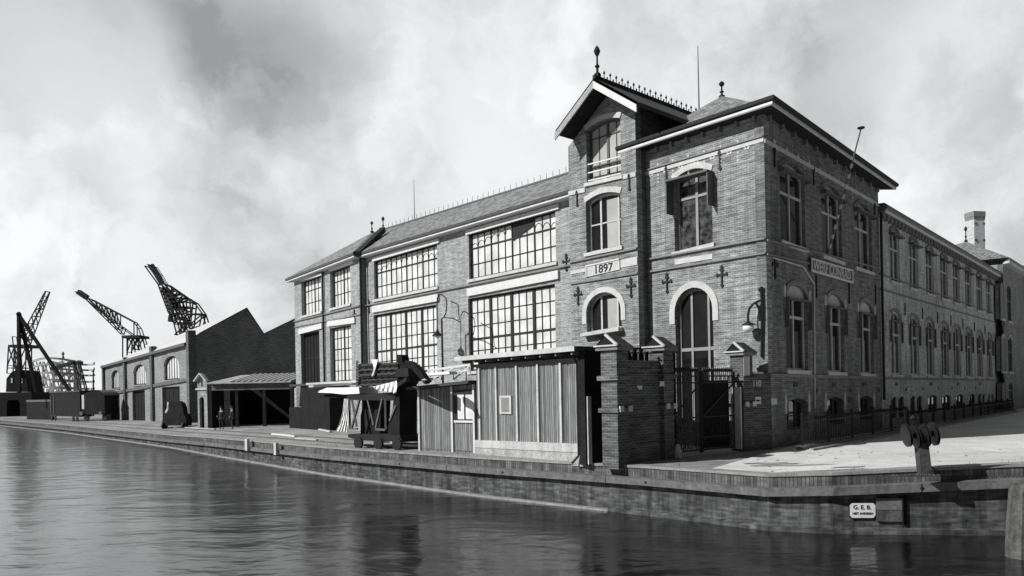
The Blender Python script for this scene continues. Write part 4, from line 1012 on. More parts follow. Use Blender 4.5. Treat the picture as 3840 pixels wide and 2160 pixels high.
# =================================================== gate pillars, gate wall and gate
G1 = Vector(opx(2312, 1744)); G2 = Vector(opx(2485, 1720)); G3 = Vector(opx(2786, 1690))
FG1 = Fac(G1, G2); FG2 = Fac(G2, G3)
def pillar(c, F, hw, ytop, xc, label):
    base = v3(c, gz(c.x, c.y)); e = empty('gate_pillar', base, label, 'pillar', 'brick pillars of the yard entrance')
    z0 = base.z-.1; cz = at(xc, ytop, c.y).z
    FF = Fac(c-F.t*hw, c+F.t*hw); w_ = 2*hw
    zc = cz-.50
    m_ = MB(); m_.box(FF, 0, w_, z0, zc, -hw, hw); m_.build('shaft', 'brick_gate', e)
    m_ = MB(); m_.box(FF, -.08, w_+.08, zc*.46, zc*.46+.14, -hw-.08, hw+.08)
    m_.box(FF, -.10, w_+.10, zc-.95, zc-.80, -hw-.10, hw+.10); m_.build('string_course', 'brick_dark', e)
    for q, dd in ((-.02, hw+.08), (w_-.18, hw+.08)):
        m_ = MB(); m_.box(FF, q, q+.2, zc*.46+.02, zc*.46+.20, dd, dd+.05); m_.build('corner_stone', 'stone', e)
    m_ = MB(); m_.box(FF, -.12, w_+.12, zc, zc+.10, -hw-.12, hw+.12); m_.build('cap_slab', 'stone_dark', e)
    # little saddle roof with its gable to the left and its ridge running along the wall
    a = lambda s, z, d: FF.P(s, z, d)
    m_ = MB(); s0, s1 = -.15, w_+.15; h = hw+.15
    m_.poly([a(s0, zc+.10, h), a(s1, zc+.10, h), a(s1-.25, cz, 0), a(s0+.0, cz, 0)]); m_.poly([a(s1, zc+.10, -h), a(s0, zc+.10, -h), a(s0, cz, 0), a(s1-.25, cz, 0)])
    m_.poly([a(s1, zc+.10, h), a(s1, zc+.10, -h), a(s1-.25, cz, 0)]); m_.poly([a(s0, zc+.101, h), a(s0, zc+.101, -h), a(s1, zc+.101, -h), a(s1, zc+.101, h)])
    m_.build('cap_roof', 'tiles_dark', e)
    m_ = MB(); m_.poly([a(s0+.03, zc+.10, -h), a(s0+.03, zc+.10, h), a(s0+.03, cz, 0)]); m_.build('gable', 'soot', e)
    m_ = MB(); m_.beam(a(s0-.0, zc+.14, h), a(s0-.0, cz, 0), .07, .08); m_.beam(a(s0, zc+.14, -h), a(s0, zc+.14, h), .07, .05); m_.build('white_coping', 'stone', e)
    return e, zc
M['tiles_dark'] = mp('mossy_tiles', .045, .8, .7, 3, 12, .4)
p1, z1_ = pillar(G1, FG1, .31, 1256, 2305, 'brick gate pillar with white edged saddle cap right beside the tall boarded shed')
p2, z2_ = pillar(G2, FG1, .30, 1263, 2450, 'brick gate pillar with white edged saddle cap between the low wall and iron gate')
p3, z3_ = pillar(G3, FG2, .29, 1284, 2776, 'brick gate pillar with white edged saddle cap nearest the building corner under lamp')
gw_ = empty('gate_wall', v3((G1+G2)/2, 0), 'dark brick wall panel joining the left and middle gate pillars', 'wall')
m_ = MB(); m_.box(FG1, .30, FG1.len-.28, -.05, FG1.z(2400, 1352), -.18, .14); m_.build('panel', 'brick_gate', gw_)
m_ = MB(); m_.box(FG1, .30, FG1.len-.28, 1.35, 1.46, .14, .20); m_.box(FG1, .30, FG1.len-.28, FG1.z(2400, 1392), FG1.z(2400, 1384), .14, .19); m_.build('string_course', 'brick_dark', gw_)
m_ = MB()
for k in range(5):
    s = .6+(FG1.len-1.2)*k/4; z = FG1.z(2400, 1352); m_.tube(FG1.P(s, z, 0), FG1.P(s, z+.25, .0), .025, 5); m_.tube(FG1.P(s, z+.25, 0), FG1.P(s-.12, z+.30, .05), .03, 5); m_.lathe(FG1.P(s, z+.22, 0), [(.02, 0), (.07, .06), (.0, .16)], 6)
m_.build('spikes', 'grey', gw_)
nsg = empty('notice_card', FG1.P(*FG1.hit(2398, 1453, .16), .16), 'small torn white card pinned on the dark gate wall', 'notice')
m_ = MB(); m_.pxpoly(FG1, [(2389, 1446), (2408, 1446), (2408, 1461), (2402, 1459), (2398, 1461), (2389, 1452)], .15, .17); m_.build('card', 'white', nsg)
nsg = empty('notice_card', FG1.P(*FG1.hit(2483, 1440, .45), .45), 'taller white notice card pinned on the middle gate pillar', 'notice')
m_ = MB(); m_.pxpoly(FG1, [(2475, 1430), (2491, 1430), (2492, 1450), (2484, 1446), (2475, 1450)], .43, .45); m_.build('card', 'white', nsg)
gp = MB(); pq = FG2.P(FG2.s(2520, 1690), 0, .25); gp.lathe(v3(pq, -.02), [(.17, 0), (.16, .2), (.08, .42), (.05, .5)], 8); tag(gp.build('guard_stone', 'stone'), 'whitewashed guard stone at the foot of the middle gate pillar', 'guard stone')
def gate_leaf(sA, sB, par, d, open_=0.0):
    m_ = MB(); zt = FG2.z((2520+2740)/2, 1404)
    for z in (.18, .62, 1.35, zt-.30, zt-.06): m_.beam(FG2.P(sA, z, d), FG2.P(sB, z, d), .045, .05)
    for s in (sA, sB): m_.beam(FG2.P(s, .08, d), FG2.P(s, zt+.1, d), .08, .08)
    n = int((sB-sA)/.115)
    for k in range(1, n):
        s = sA+(sB-sA)*k/n; m_.tube(FG2.P(s, .18, d), FG2.P(s, zt+.12, d), .014, 4); m_.lathe(FG2.P(s, zt+.08, d), [(.02, 0), (.05, .05), (.055, .09), (.0, .19)], 5)
        if k % 2: m_.tube(FG2.P(s, zt-.30, d), FG2.P(s+.06, zt-.06, d), .02, 4)
    m_.beam(FG2.P(sA, 1.35, d+.03), FG2.P(sB, zt-.3, d+.03), .03, .05)
    nn_ = int((sB-sA)/.35)
    for k in range(nn_):
        s = sA+(sB-sA)*(k+.5)/nn_
        for j in range(8):
            a1 = 2*math.pi*j/8; a2 = 2*math.pi*(j+1)/8
            m_.tube(FG2.P(s+.13*math.cos(a1), .98+.2*math.sin(a1), d), FG2.P(s+.13*math.cos(a2), .98+.2*math.sin(a2), d), .014, 4)
            m_.tube(FG2.P(s+.11*math.cos(a1), .40+.15*math.sin(a1), d), FG2.P(s+.11*math.cos(a2), .40+.15*math.sin(a2), d), .014, 4)
    return m_.build('gate_leaf', 'black', par)
ig = empty('iron_gate', v3(FG2.P(FG2.len/2, 0, 0), 0), 'ornate black wrought iron double gate with spear tops between two brick pillars', 'gate')
sg0 = .50; sg1 = FG2.len-.48; sgm = FG2.s(2628, 1550)
gate_leaf(sg0, sgm-.04, ig, 0); gate_leaf(sgm+.04, sg1, ig, 0)
m_ = MB(); m_.box(FG2, sgm+.1, sg1-.25, .22, FG2.z(2690, 1426), -.06, -.03); m_.build('sheet_panel', 'soot', ig)
m_ = MB(); m_.box(FG2, FG2.len-.50, FG2.len-.43, .1, 2.4, -.1, .3); tag(m_.build('gate_post', 'offwhite'), 'thin white painted post against the right gate pillar', 'post')
m_ = MB(); a = FG2.P(sg0, 0, -.5); b = FG2.P(sg1, 0, -.5); 
# wall from the third pillar to the building corner
C0g = Vector((C0.x, C0.y)); FG3 = Fac(G3, C0g-Vector((.02, .05)))
m_ = MB(); m_.box(FG3, .38, max(.6, FG3.len-.02), -.2, 2.9, -.20, .16); tag(m_.build('corner_wall', 'brick_gate'), 'short dark brick wall between the third gate pillar and the building corner', 'wall')

sgn = empty('house_number', FG3.P(*FG3.hit(2838, 1440, .165), .165), 'white house number 110 painted on the dark wall above the striped notice board', 'house number')
s_, z_ = FG3.hit(2838, 1439, .165); textmesh('numerals', '110', FG3, s_, z_, .34, .165, 'white', sgn, width=.36)
nb = empty('notice_board', FG3.P(*FG3.hit(2845, 1502, .17), .17), 'white notice board with a dark stripe under the house number', 'notice')
m_ = MB(); m_.px(FG3, 2832, 1488, 2854, 1515, .162, .19); m_.build('board', 'white', nb)
m_ = MB(); m_.px(FG3, 2836, 1499, 2850, 1505, .191, .20); m_.build('stripe', 'black', nb)
m_ = MB(); s9 = FG3.s(2838, 1400, .16); m_.box(FG3, s9-.18, s9+.28, 2.9, 2.96, -.22, .2); tag(m_.build('wall_coping', 'stone'), 'pale coping slab on top of the short dark corner wall', 'coping')
m_ = MB(); m_.prism(FG2, [(FG2.len-.27, z3_-.78), (FG2.len+.10, z3_-.78), (FG2.len+.10, z3_-.04), (FG2.len-.27, z3_-.04)], .292, .31); m_.build('stone_panel', 'stone', p3)
# =================================================== iron railing in front of the street side
dF = 1.15
rl_ = empty('iron_railing', FS.P(0, 0, dF), 'low dark spiked iron railing along the basement windows of the street side', 'railing')
def railing(F, s0, s1, d, h0):
    n = max(1, round((s1-s0)/2.6))
    for k in range(n):
        a = s0+(s1-s0)*k/n; b = s0+(s1-s0)*(k+1)/n; m_ = MB()
        for z in (.28, h0-.22): m_.beam(F.P(a, z, d), F.P(b, z, d), .04, .05)
        q = int((b-a)/.19)
        for j in range(q):
            s = a+(b-a)*(j+.5)/q; hh = h0+random.uniform(-.03, .03); m_.beam(F.P(s, .12, d), F.P(s, hh-.1, d), .02, .02); m_.lathe(F.P(s, hh-.12, d), [(.03, 0), (.045, .04), (.0, .14)], 4)
        m_.build('panel', 'black', rl_)
        m_ = MB(); m_.beam(F.P(a, 0, d), F.P(a, h0+.06, d), .08, .08); m_.lathe(F.P(a, h0+.05, d), [(.05, 0), (.06, .05), (.0, .12)], 6); m_.build('post', 'black', rl_)
railing(FS, .3, FS.len+.2, dF, 1.25); railing(FS2, .2, FS2.len*.98, dF, 1.0)
kb = empty('railing_kerb', FS.P(0, 0, dF+.2), 'low dark stone kerb under the iron railing', 'kerb')
m_ = MB(); m_.box(FS, .0, FS.len+.1, -.2, .14, dF-.14, dF+.14); m_.box(FS2, .1, FS2.len, -.2, .139, dF-.14, dF+.14); m_.build('stone', 'stone_dark', kb)
m_ = MB(); m_.box(FS, -.2, FS.len+.6, -.2, .09, dF+.45, dF+.60); m_.box(FS2, .4, FS2.len, -.2, .089, dF+.45, dF+.60); m_.build('edge', 'concrete', kb)

# =================================================== quay furniture
FQ = Fac((8.4, 20.3), (12.6, 19.65))
gs_ = empty('quay_sign', FQ.P(*FQ.hit(3235, 1914, .06), .06), 'white enamel sign with clipped corners reading G.E.B. on the quay wall', 'sign')
bx = [(3196, 1887), (3275, 1887), (3283, 1895), (3283, 1933), (3275, 1942), (3196, 1942), (3188, 1933), (3188, 1895)]
m_ = MB(); m_.pxpoly(FQ, [((x-3235)*1.06+3235, (y-1914)*1.10+1915) for x, y in bx][::-1], .01, .05); m_.build('backing', 'black', gs_)
m_ = MB(); m_.pxpoly(FQ, bx[::-1], .051, .07); m_.build('plate', 'white', gs_)
s_, z_ = FQ.hit(3233, 1903, .07); textmesh('lettering', 'G. E. B.', FQ, s_, z_, .15, .072, 'black', gs_, width=.44)
s_, z_ = FQ.hit(3235, 1926, .07); textmesh('lettering', 'NIET ANKEREN', FQ, s_, z_, .085, .072, 'black', gs_, width=.50)
pp = empty('wooden_panel', FQ.P(*FQ.hit(3335, 1910, .05), .05), 'worn two board timber panel on the quay wall right of the white sign', 'panel')
m_ = MB(); m_.px(FQ, 3287, 1869, 3384, 1912, .01, .08); m_.build('board', 'beam', pp); m_ = MB(); m_.px(FQ, 3287, 1914, 3384, 1956, .01, .07); m_.build('board', 'timber', pp)
m_ = MB(); m_.px(FQ, 3388, 1864, 3401, 1966, .005, .03); m_.px(FQ, 3384, 1864, 3388, 1966, .005, .12); tag(m_.build('ladder_slot', 'soot'), 'narrow dark vertical slot strip in the quay wall beside the timber panel', 'slot')
# post with four iron sheaves
bb0 = onground(3452, 1768)
FP = Fac((bb0.x-1, bb0.y+.12), (bb0.x+1, bb0.y-.12)); hP = lambda x, y, d=0: FP.P(*FP.hit(x, y, d), d)
sp = empty('sheave_post', v3(bb0, bb0.z), 'leaning timber post carrying four dark iron sheaves on the quay edge', 'post')
m_ = MB()
b_ = [hP(3446, 1768), hP(3500, 1764)]; t_ = [hP(3434, 1665), hP(3474, 1660)]
wv = (b_[1]-b_[0]).length
def tap(mb, p0, p1, q0, q1, dp):
    n = Vector((FP.n.x, FP.n.y, 0))*dp/2
    c = [p0-n, p1-n, p1+n, p0+n, q0-n, q1-n, q1+n, q0+n]
    for f in ((3, 2, 1, 0), (4, 5, 6, 7), (0, 1, 5, 4), (1, 2, 6, 5), (2, 3, 7, 6), (3, 0, 4, 7)): mb.poly([c[k] for k in f])
tap(m_, hP(3446, 1775), hP(3488, 1772), hP(3434, 1655), hP(3473, 1650), .26); m_.build('post', 'post_wood', sp)
m_ = MB(); m_.lathe(hP(3484, 1772, -.05), [(.22, 0), (.20, .08), (.08, .16)], 8); m_.build('foot_bracket', 'black', sp)
ax = (hP(3500, 1624)-hP(3398, 1640)).normalized(); yaw = Matrix.Rotation(R(2), 3, 'Z'); ax2 = (yaw @ ax)
m_ = MB(); m_.tube(hP(3400, 1640), hP(3504, 1626), .06, 8); m_.tube(hP(3434, 1636), hP(3466, 1633), .22, 14); m_.build('axle', 'black', sp)
for x, y in ((3399, 1632), (3432, 1636), (3467, 1633), (3500, 1627)):
    m_ = MB(); m_.lathe(hP(x, y)-ax2*.035, [(.26, 0), (.30, .012), (.24, .03), (.24, .05), (.30, .068), (.26, .08)], 24, ax2); m_.build('sheave', 'iron_sheen', sp)
M_dummy = None
m_ = MB(); m_.tube(hP(3424, 1600), hP(3424, 1572), .03, 6); m_.lathe(hP(3424, 1574), [(.05, 0), (.07, .04), (.05, .09), (0, .11)], 8); m_.build('knob', 'black', sp)
# mooring pile
mpb = gnd(3815, 2090, WZ)
m_ = MB(); mr = 48/PF*mpb.y; topz = at(3822, 1815, mpb.y).z; n = 18
rng = random.Random(3); jit = [rng.uniform(.86, 1.08) for _ in range(n)]
lv = [(WZ-1.5, .98), (WZ-.1, .97), (WZ+.3, 1.0), (WZ+.9, .94), (topz-.35, .88), (topz-.12, .84), (topz, .66)]
for z, k in lv:
    for j in range(n):
        a = 2*math.pi*j/n; kk = k*jit[j]*rng.uniform(.97, 1.03); tilt = (z-WZ)*.045; m_.v.append((mpb.x+.06+tilt+mr*kk*math.cos(a), mpb.y+mr*kk*math.sin(a), z+(rng.uniform(-.05, .05) if z > topz-.2 else 0)))
for l in range(len(lv)-1):
    for j in range(n): m_.f.append([l*n+j, l*n+(j+1) % n, (l+1)*n+(j+1) % n, (l+1)*n+j])
m_.f.append([(len(lv)-1)*n+j for j in range(n)])
tag(m_.build('mooring_pile', 'timber'), 'thick weathered timber mooring pile standing in the water at the right edge', 'mooring pile')
# white fenders on the quay further left
for x, y0, y1, lab in ((922, 1646, 1690, 'left one of two white painted upright timbers on the quay wall'), (1030, 1660, 1706, 'right one of two white painted upright timbers on the quay wall')):
    FQ2 = Fac((-20, 51.5), (-9, 37.45)); m_ = MB(); m_.px(FQ2, x-4, y0, x+4, y1, .26, .42); tag(m_.build('fender_timber', 'offwhite'), lab, 'fender')
# loose timbers and rubbish on the quay
tl = [((1022, 1631), (1108, 1640), .10, 'white', 'long white plank lying on the quay left of the rail crane'), ((1198, 1614), (1240, 1622), .10, 'offwhite', 'short pale plank lying near the lamp post foot by dark lean-to'),
      ((1110, 1648), (1190, 1655), .10, 'boards', 'grey plank lying nearest the quay edge before the canvas'), ((1470, 1664), (1510, 1665), .12, 'boards', 'pale baulk lying under the rail crane'),
      ((1526, 1653), (1572, 1650), .12, 'boards', 'pale baulk sticking out between the rail crane and low shed'), ((690, 1606), (806, 1612), .08, 'boards', 'thin plank on the quay near the two standing men')]
for a, b, w_, mt, lab in tl:
    p = onground(*a); q = onground(*b); m_ = MB(); m_.beam(p+Vector((0, 0, .07)), q+Vector((0, 0, .07)), w_*1.6, w_); tag(m_.build('plank', mt), lab, 'plank')
rng = random.Random(11)
rub = MB()
for k in range(420):
    x = rng.uniform(600, 2500) if rng.random() < .55 else rng.uniform(2250, 3840); y = rng.uniform(1600, 1790)
    p = onground(x, y)
    c = p.x*GD.y-p.y*GD.x
    qq = min(QD, key=lambda q: abs(q[0]*GD.y-q[1]*GD.x-c)); o_ = (Vector((p.x, p.y))-Vector(qq[:2])).dot(GD)
    if o_ < .5 or o_ > 9: continue
    r = rng.uniform(.02, .07); ez = Vector((0, 0, 1))
    pts = [p+Vector((math.cos(a)*r*rng.uniform(.6, 1.3), math.sin(a)*r*rng.uniform(.6, 1.3), .016)) for a in (0, 1.3, 2.5, 3.8, 5.1)]
    t = p+Vector((0, 0, r*.7))
    for i in range(5): rub.poly([pts[i], pts[(i+1) % 5], t])
tag(rub.build('gravel', 'stone_dark'), 'scattered small stones and rubbish on the quay and street edge', 'gravel', kind='stuff')
# quay rail line
for off_, nm in ((1.5, 'rail'), (2.94, 'rail')):
    m_ = MB(); pts = []
    for q in QD:
        if q[0] > 3.2 or q[0] < -90: continue
        p = Vector(q[:2])-N0*off_; pts.append(v3(p, gz(p.x, p.y)+.03))
    for a, b in zip(pts, pts[1:]): m_.beam(a, b, .07, .09)
    tag(m_.build('rail', 'grey'), 'steel crane rail nearest the water along the quay' if off_ < 2 else 'steel crane rail furthest from the water along the quay', 'rail', 'rails along the quay')

def cloth(F, left, right, d, amp, n=14, m=10, folds=5, seed=1):
    rg = random.Random(seed); mb = MB()
    def al(pl, u):
        k = u*(len(pl)-1); i = min(int(k), len(pl)-2); f = k-i; return (pl[i][0]+(pl[i+1][0]-pl[i][0])*f, pl[i][1]+(pl[i+1][1]-pl[i][1])*f)
    for j in range(m+1):
        a = al(left, j/m); b = al(right, j/m)
        for i in range(n+1):
            u = i/n; x = a[0]+(b[0]-a[0])*u; y = a[1]+(b[1]-a[1])*u
            dd = d+amp*math.sin(u*folds*6.28+j*.35)*(.35+.65*j/m)+rg.uniform(-amp, amp)*.15
            s_, z_ = F.hit(x, y, dd); mb.v.append(tuple(F.P(s_, z_, dd)))
    w_ = n+1
    for j in range(m):
        for i in range(n): mb.f.append([j*w_+i, (j+1)*w_+i, (j+1)*w_+i+1, j*w_+i+1])
    return mb
# =================================================== rail crane with its load
FR2 = FB.off(.05); hR = lambda x, y, d=0: FR2.P(*FR2.hit(x, y, d), d)
rcn = empty('rail_crane', hR(1440, 1675), 'black rail mounted yard crane on A frame legs with boiler house beside the low shed', 'crane')
def pxpart(F, pts, d0, d1, name, mt, par):
    m_ = MB(); m_.pxpoly(F, pts, d0, d1); return m_.build(name, mt, par)
pxpart(FR2, [(1305, 1628), (1440, 1628), (1500, 1632), (1500, 1656), (1520, 1658), (1345, 1650), (1305, 1640)][::-1], -1.4, .0, 'undercarriage', 'black', rcn)
for x, y in ((1345, 1660), (1420, 1662), (1490, 1664)):
    for d in (.05, -1.5):
        m_ = MB(); c = hR(x, y, d); nn_ = v3(FR2.n, 0); m_.lathe(c-nn_*.06, [(.30, 0), (.33, .03), (.30, .06), (.30, .12)], 16, nn_); m_.build('wheel', 'black', rcn)
for d in (.0, -1.2):
    m_ = MB()
    for a, b in (((1310, 1495), (1312, 1610)), ((1320, 1498), (1338, 1600)), ((1348, 1500), (1318, 1608)), ((1434, 1495), (1410, 1606)), ((1444, 1495), (1446, 1612)), ((1312, 1608), (1340, 1608)), ((1410, 1610), (1446, 1612)), ((1486, 1520), (1462, 1578)), ((1380, 1500), (1402, 1592))):
        m_.beam(hR(*a, d), hR(*b, d), .09, .09)
    m_.build('leg_frame', 'grey' if d == 0 else 'black', rcn)
pxpart(FR2, [(1300, 1483), (1480, 1470), (1480, 1502), (1300, 1500)][::-1], -1.4, .0, 'platform', 'black', rcn)
pxpart(FR2, [(1478, 1395), (1494, 1395), (1498, 1455), (1498, 1640), (1455, 1640), (1455, 1600), (1470, 1560), (1478, 1470)][::-1], -1.05, -.02, 'boiler_house', 'soot', rcn)
pxpart(FR2, [(1488, 1330), (1504, 1330), (1508, 1345), (1508, 1400), (1486, 1400)][::-1], -.5, -.1, 'chimney', 'soot', rcn)
pxpart(FR2, [(1518, 1352), (1536, 1356), (1558, 1372), (1580, 1398), (1602, 1430), (1590, 1440), (1568, 1412), (1545, 1385), (1518, 1372)][::-1], 1.95, 2.2, 'hood', 'soot', rcn)
pxpart(FR2, [(1494, 1352), (1510, 1360), (1530, 1385), (1545, 1425), (1500, 1440)][::-1], -.7, 0, 'cowl', 'soot', rcn)
m_ = MB(); m_.beam(hR(1545, 1395, 1.8), hR(1490, 1400, -.3), .30, .35); m_.beam(hR(1530, 1420, 1.8), hR(1490, 1450, -.3), .15, .15); m_.build('jib_arm', 'soot', rcn)
m_ = MB(); m_.lathe(hR(1592, 1430, 2.22), [(.02, 0), (.12, .05), (.02, .1)], 8); m_.build('lamp', 'white', rcn)
pxpart(FR2, [(1365, 1500), (1430, 1500), (1425, 1630), (1352, 1630), (1352, 1560)][::-1], -1.15, -.6, 'tank', 'soot', rcn)
fb_ = empty('fascine_stack', hR(1415, 1440), 'thick stack of dark corrugated sheets piled on the crane platform', 'stack')
for k in range(9):
    y = 1440-k*9.3; m_ = MB(); pts = []
    nseg = 20
    for j in range(nseg+1):
        x = 1342+(1492-1342)*j/nseg; yy = y-(x-1342)*.05+1.6*math.sin(j*2.1+k)
        pts.append((x, yy))
    low = [(x, yy+8.0) for x, yy in pts]
    m_.pxpoly(FR2, (pts+low[::-1])[::-1], -1.2+rng.uniform(-.1, .1), .05+rng.uniform(-.06, .06)); m_.build('sheet', 'soot' if k % 2 else 'tar', fb_)
m_ = MB()
for k in range(7): m_.tube(hR(1336, 1362+k*12, .1), hR(1346, 1358+k*12, .1), .035, 5)
m_.tube(hR(1338, 1352, .05), hR(1338, 1450, .05), .04, 5); m_.build('hooks', 'grey', fb_)
m_ = cloth(FR2, [(1393, 1348), (1399, 1368), (1400, 1386), (1392, 1410)], [(1417, 1348), (1411, 1370), (1405, 1390), (1398, 1411)], .17, .02, n=6, m=8, folds=2); tag(m_.build('canvas_strap', 'cloth'), 'ragged white canvas strap hanging over the dark stack', 'strap')
m_ = cloth(FR2, [(1400, 1450), (1403, 1458)], [(1487, 1428), (1489, 1450), (1484, 1476)], .24, .07, seed=3); tag(m_.build('canvas_sheet', 'cloth'), 'crumpled white canvas sheet hanging under the dark stack', 'canvas')
m_ = cloth(FR2, [(1291, 1495), (1284, 1548), (1272, 1590), (1260, 1617)], [(1306, 1497), (1307, 1550), (1305, 1590), (1304, 1621)], .05, .09, seed=5, folds=4); tag(m_.build('canvas_cover', 'cloth'), 'tall white canvas sail draped down left of the rail crane legs', 'canvas')
m_ = MB(); m_.pxpoly(FR2, [(1196, 1466), (1226, 1454), (1345, 1452), (1348, 1476), (1290, 1479), (1240, 1474), (1192, 1472)][::-1], -1.2, -.1); tag(m_.build('upturned_boat', 'cloth'), 'long white painted upturned boat hull resting on trestles left of the crane', 'boat')
for k, (x0, y0, x1, y1) in enumerate(((1155, 1440, 1345, 1430), (1165, 1449, 1330, 1440))):
    m_ = MB(); m_.beam(hR(x0, y0, -.8-k*.4), hR(x1, y1, -.8-k*.4), .25, .10); tag(m_.build('plank', 'offwhite'), 'long pale plank laid on top of the white boat hull, '+('upper' if k == 0 else 'lower')+' of two', 'plank')
FT2 = FR2.off(-.6)
m_ = MB(); m_.px(FT2, 1170, 1478, 1345, 1492, -1.2, .2); tr = m_.build('trestle_table', 'soot'); tag(tr, 'long dark trestle table carrying the white boat hull', 'trestle')
# dark lean-to below the left bay
lt_ = empty('lean_to', v3(FL.P(2, 0, 1), 0), 'dark tarred lean-to in front of the left bay of the workshop', 'shed')
FLT = FL.off(1.2)
m_ = MB(); m_.px(FLT, 1128, 1445, 1236, 1618, -1.15, 0); m_.build('wall', 'soot', lt_)
m_ = MB(); m_.px(FLT, 1085, 1528, 1128, 1618, -1.0, -.1); m_.build('low_wall', 'soot', lt_)
m_ = MB(); m_.px(FLT, 1085, 1438, 1240, 1446, -1.15, .15); m_.build('roof', 'tar', lt_)

# =================================================== warehouse with saw-tooth roof
WA = (-58.3, 110.0); WB = (-32.7, 78.0)
FW = Fac(WA, WB)
wh = empty('warehouse', v3(WB, -.1), 'brick quayside warehouse with arched windows and pale saw tooth roof left of the workshop', 'building')
eW = FW.line((390, 1374), (709.6, 1286)); sa0 = 0; sb0 = FW.len
ops = []; wws = []; wds = []
for x0, x1, yt, yb in ((616, 673, 1334, 1424), (501, 546, 1366, 1443), (418, 449, 1388, 1457)):
    xm = (x0+x1)/2; o = Op(FW.s(x0, 1400), FW.s(x1, 1400), FW.z(xm, yb), FW.z(xm, yt), 1.0, True); ops.append(o); wws.append(o)
for x0, x1, yt in ((609, 675, 1450), (497, 544, 1463), (413, 449, 1473)):
    xm = (x0+x1)/2; o = Op(FW.s(x0, 1520), FW.s(x1, 1520), -1.2, FW.z(xm, yt)); ops.append(o); wds.append(o)
wall(FW, wh, [(sa0, -1.3), (sb0, -1.3), (sb0, eW(sb0)), (sa0, eW(sa0))], ops, 'brick_mid')
for o in wws: window(FW, o, wh, cols=6, rows=(), thin=.16, fw=.14, pane='glass_white', frame='darkpaint', rec=.3, sill='stone_dark', arch='seg', archt=.4, archmat='brick_mid')
for o in wds: window(FW, o, wh, name='door', cols=4, rows=(), thin=.08, fw=.14, pane='soot', frame='darkpaint', rec=.3, sill=None)
band(FW, wh, (405, 1472), (713, 1414), .35, .2, 'brick_dark', 'string_course', s0=0, s1=sb0)
for x, yt in ((575, 1296), (473, 1338), (392, 1368)):
    s = FW.s(x, 1400); m_ = MB(); m_.box(FW, s-.45, s+.45, -1.3, FW.z(x, yt, .3), -.3, .3); m_.build('pilaster', 'brick_gate', wh)
m_ = MB(); m_.box(FW, sb0-.1, sb0+.8, -.8, FW.z(709, 1240), -.5, .25); m_.build('pilaster', 'brick_gate', wh)
dE = Vector((.74, .67)).normalized(); FWE = Fac(WB, (WB[0]+dE.x*22, WB[1]+dE.y*22))
aS, aZ = FWE.hit(925, 1158); vS, vZ = FWE.hit(989, 1253); lS, lZ = FWE.hit(749, 1252)
m_ = MB(); t2s, t2z = FWE.hit(1125, 1187)
m_.prism(FWE, [(.02, -1.0), (22, -1.0), (22, t2z), (t2s, t2z), (vS, vZ), (aS, aZ), (lS, lZ), (.02, lZ-.3)], -.4, 0); m_.build('gable_wall', 'brick_gable', wh)
r1 = at(405, 1362, 150); eL = FW.P(0, eW(0), .3); eR = FW.P(sb0, eW(sb0), .3); ap_ = FWE.P(aS, aZ+.15, .1)
mR = FWE.P(lS, lZ+.15, .1)
m_ = MB(); m_.poly([eL, eR, mR, r1]); m_.poly([mR, ap_, r1]); vv = FWE.P(vS, vZ+.1, .1); far = Vector((r1.x+6, r1.y+4, vZ)); m_.poly([ap_, vv, far, r1])
t2 = FWE.P(t2s, t2z+.1, .1); m_.poly([vv, t2, Vector((far.x+14, far.y+10, t2z)), far]); m_.build('roof', 'roofsheet', wh)
m_ = MB(); m_.beam(eL-Vector((0, 0, .1)), eR-Vector((0, 0, .1)), .3, .3); m_.build('gutter', 'grey', wh)

# open shed with canopy and arched gatehouse
YC = 64.0; FC = Fac((at(776, 1500, YC).x, YC+.4), (at(1098, 1500, YC).x, YC-.2))
oc = empty('open_shed', FC.P(FC.len/2, -.1, 0), 'long open fronted dark shed with ribbed canopy roof between warehouse and workshop', 'shed')
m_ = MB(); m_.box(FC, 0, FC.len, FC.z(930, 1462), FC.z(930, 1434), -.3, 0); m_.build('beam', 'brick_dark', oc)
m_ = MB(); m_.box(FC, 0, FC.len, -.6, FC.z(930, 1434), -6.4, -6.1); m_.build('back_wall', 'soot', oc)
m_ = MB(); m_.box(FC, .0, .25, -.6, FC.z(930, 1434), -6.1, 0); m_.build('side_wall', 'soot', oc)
m_ = MB(); z0 = FC.z(930, 1433, .3); z1 = FC.z(930, 1406, -6.4); a = lambda s, z, d: FC.P(s, z, d)
m_.poly([a(0, z0, .3), a(FC.len, z0, .3), a(FC.len, z1, -6.4), a(0, z1, -6.4)]); m_.poly([a(0, z0-.1, .3), a(FC.len, z0-.1, .3), a(FC.len, z0, .3), a(0, z0, .3)]); m_.build('roof', 'concrete', oc)
for k in range(11):
    s = FC.len*(.28+.72*k/10); m_ = MB(); m_.beam(a(s, z0+.08, .25), a(s-.6, z1+.06, -6.3), .12, .10); m_.build('roof_rib', 'offwhite', oc)
for k in range(3):
    s = FC.len*(.33+.33*k); m_ = MB(); m_.box(FC, s-.12, s+.12, -.6, FC.z(930, 1462), -.3, -.05); m_.build('post', 'soot', oc)
gh = empty('gatehouse', at(758, 1588, 65), 'narrow pale gabled porch with an arched doorway at the left end of open shed', 'porch')
FGH = Fac((at(741, 1500, 65.5).x, 65.5), (at(777, 1500, 65).x, 65))
s0, s1 = 0, FGH.len
od = Op(FGH.s(748, 1540), FGH.s(766, 1540), -.6, FGH.z(757, 1488), .3, True); ol = Op(FGH.s(754, 1430), FGH.s(760, 1430), FGH.z(757, 1450), FGH.z(757, 1425), .06, True)
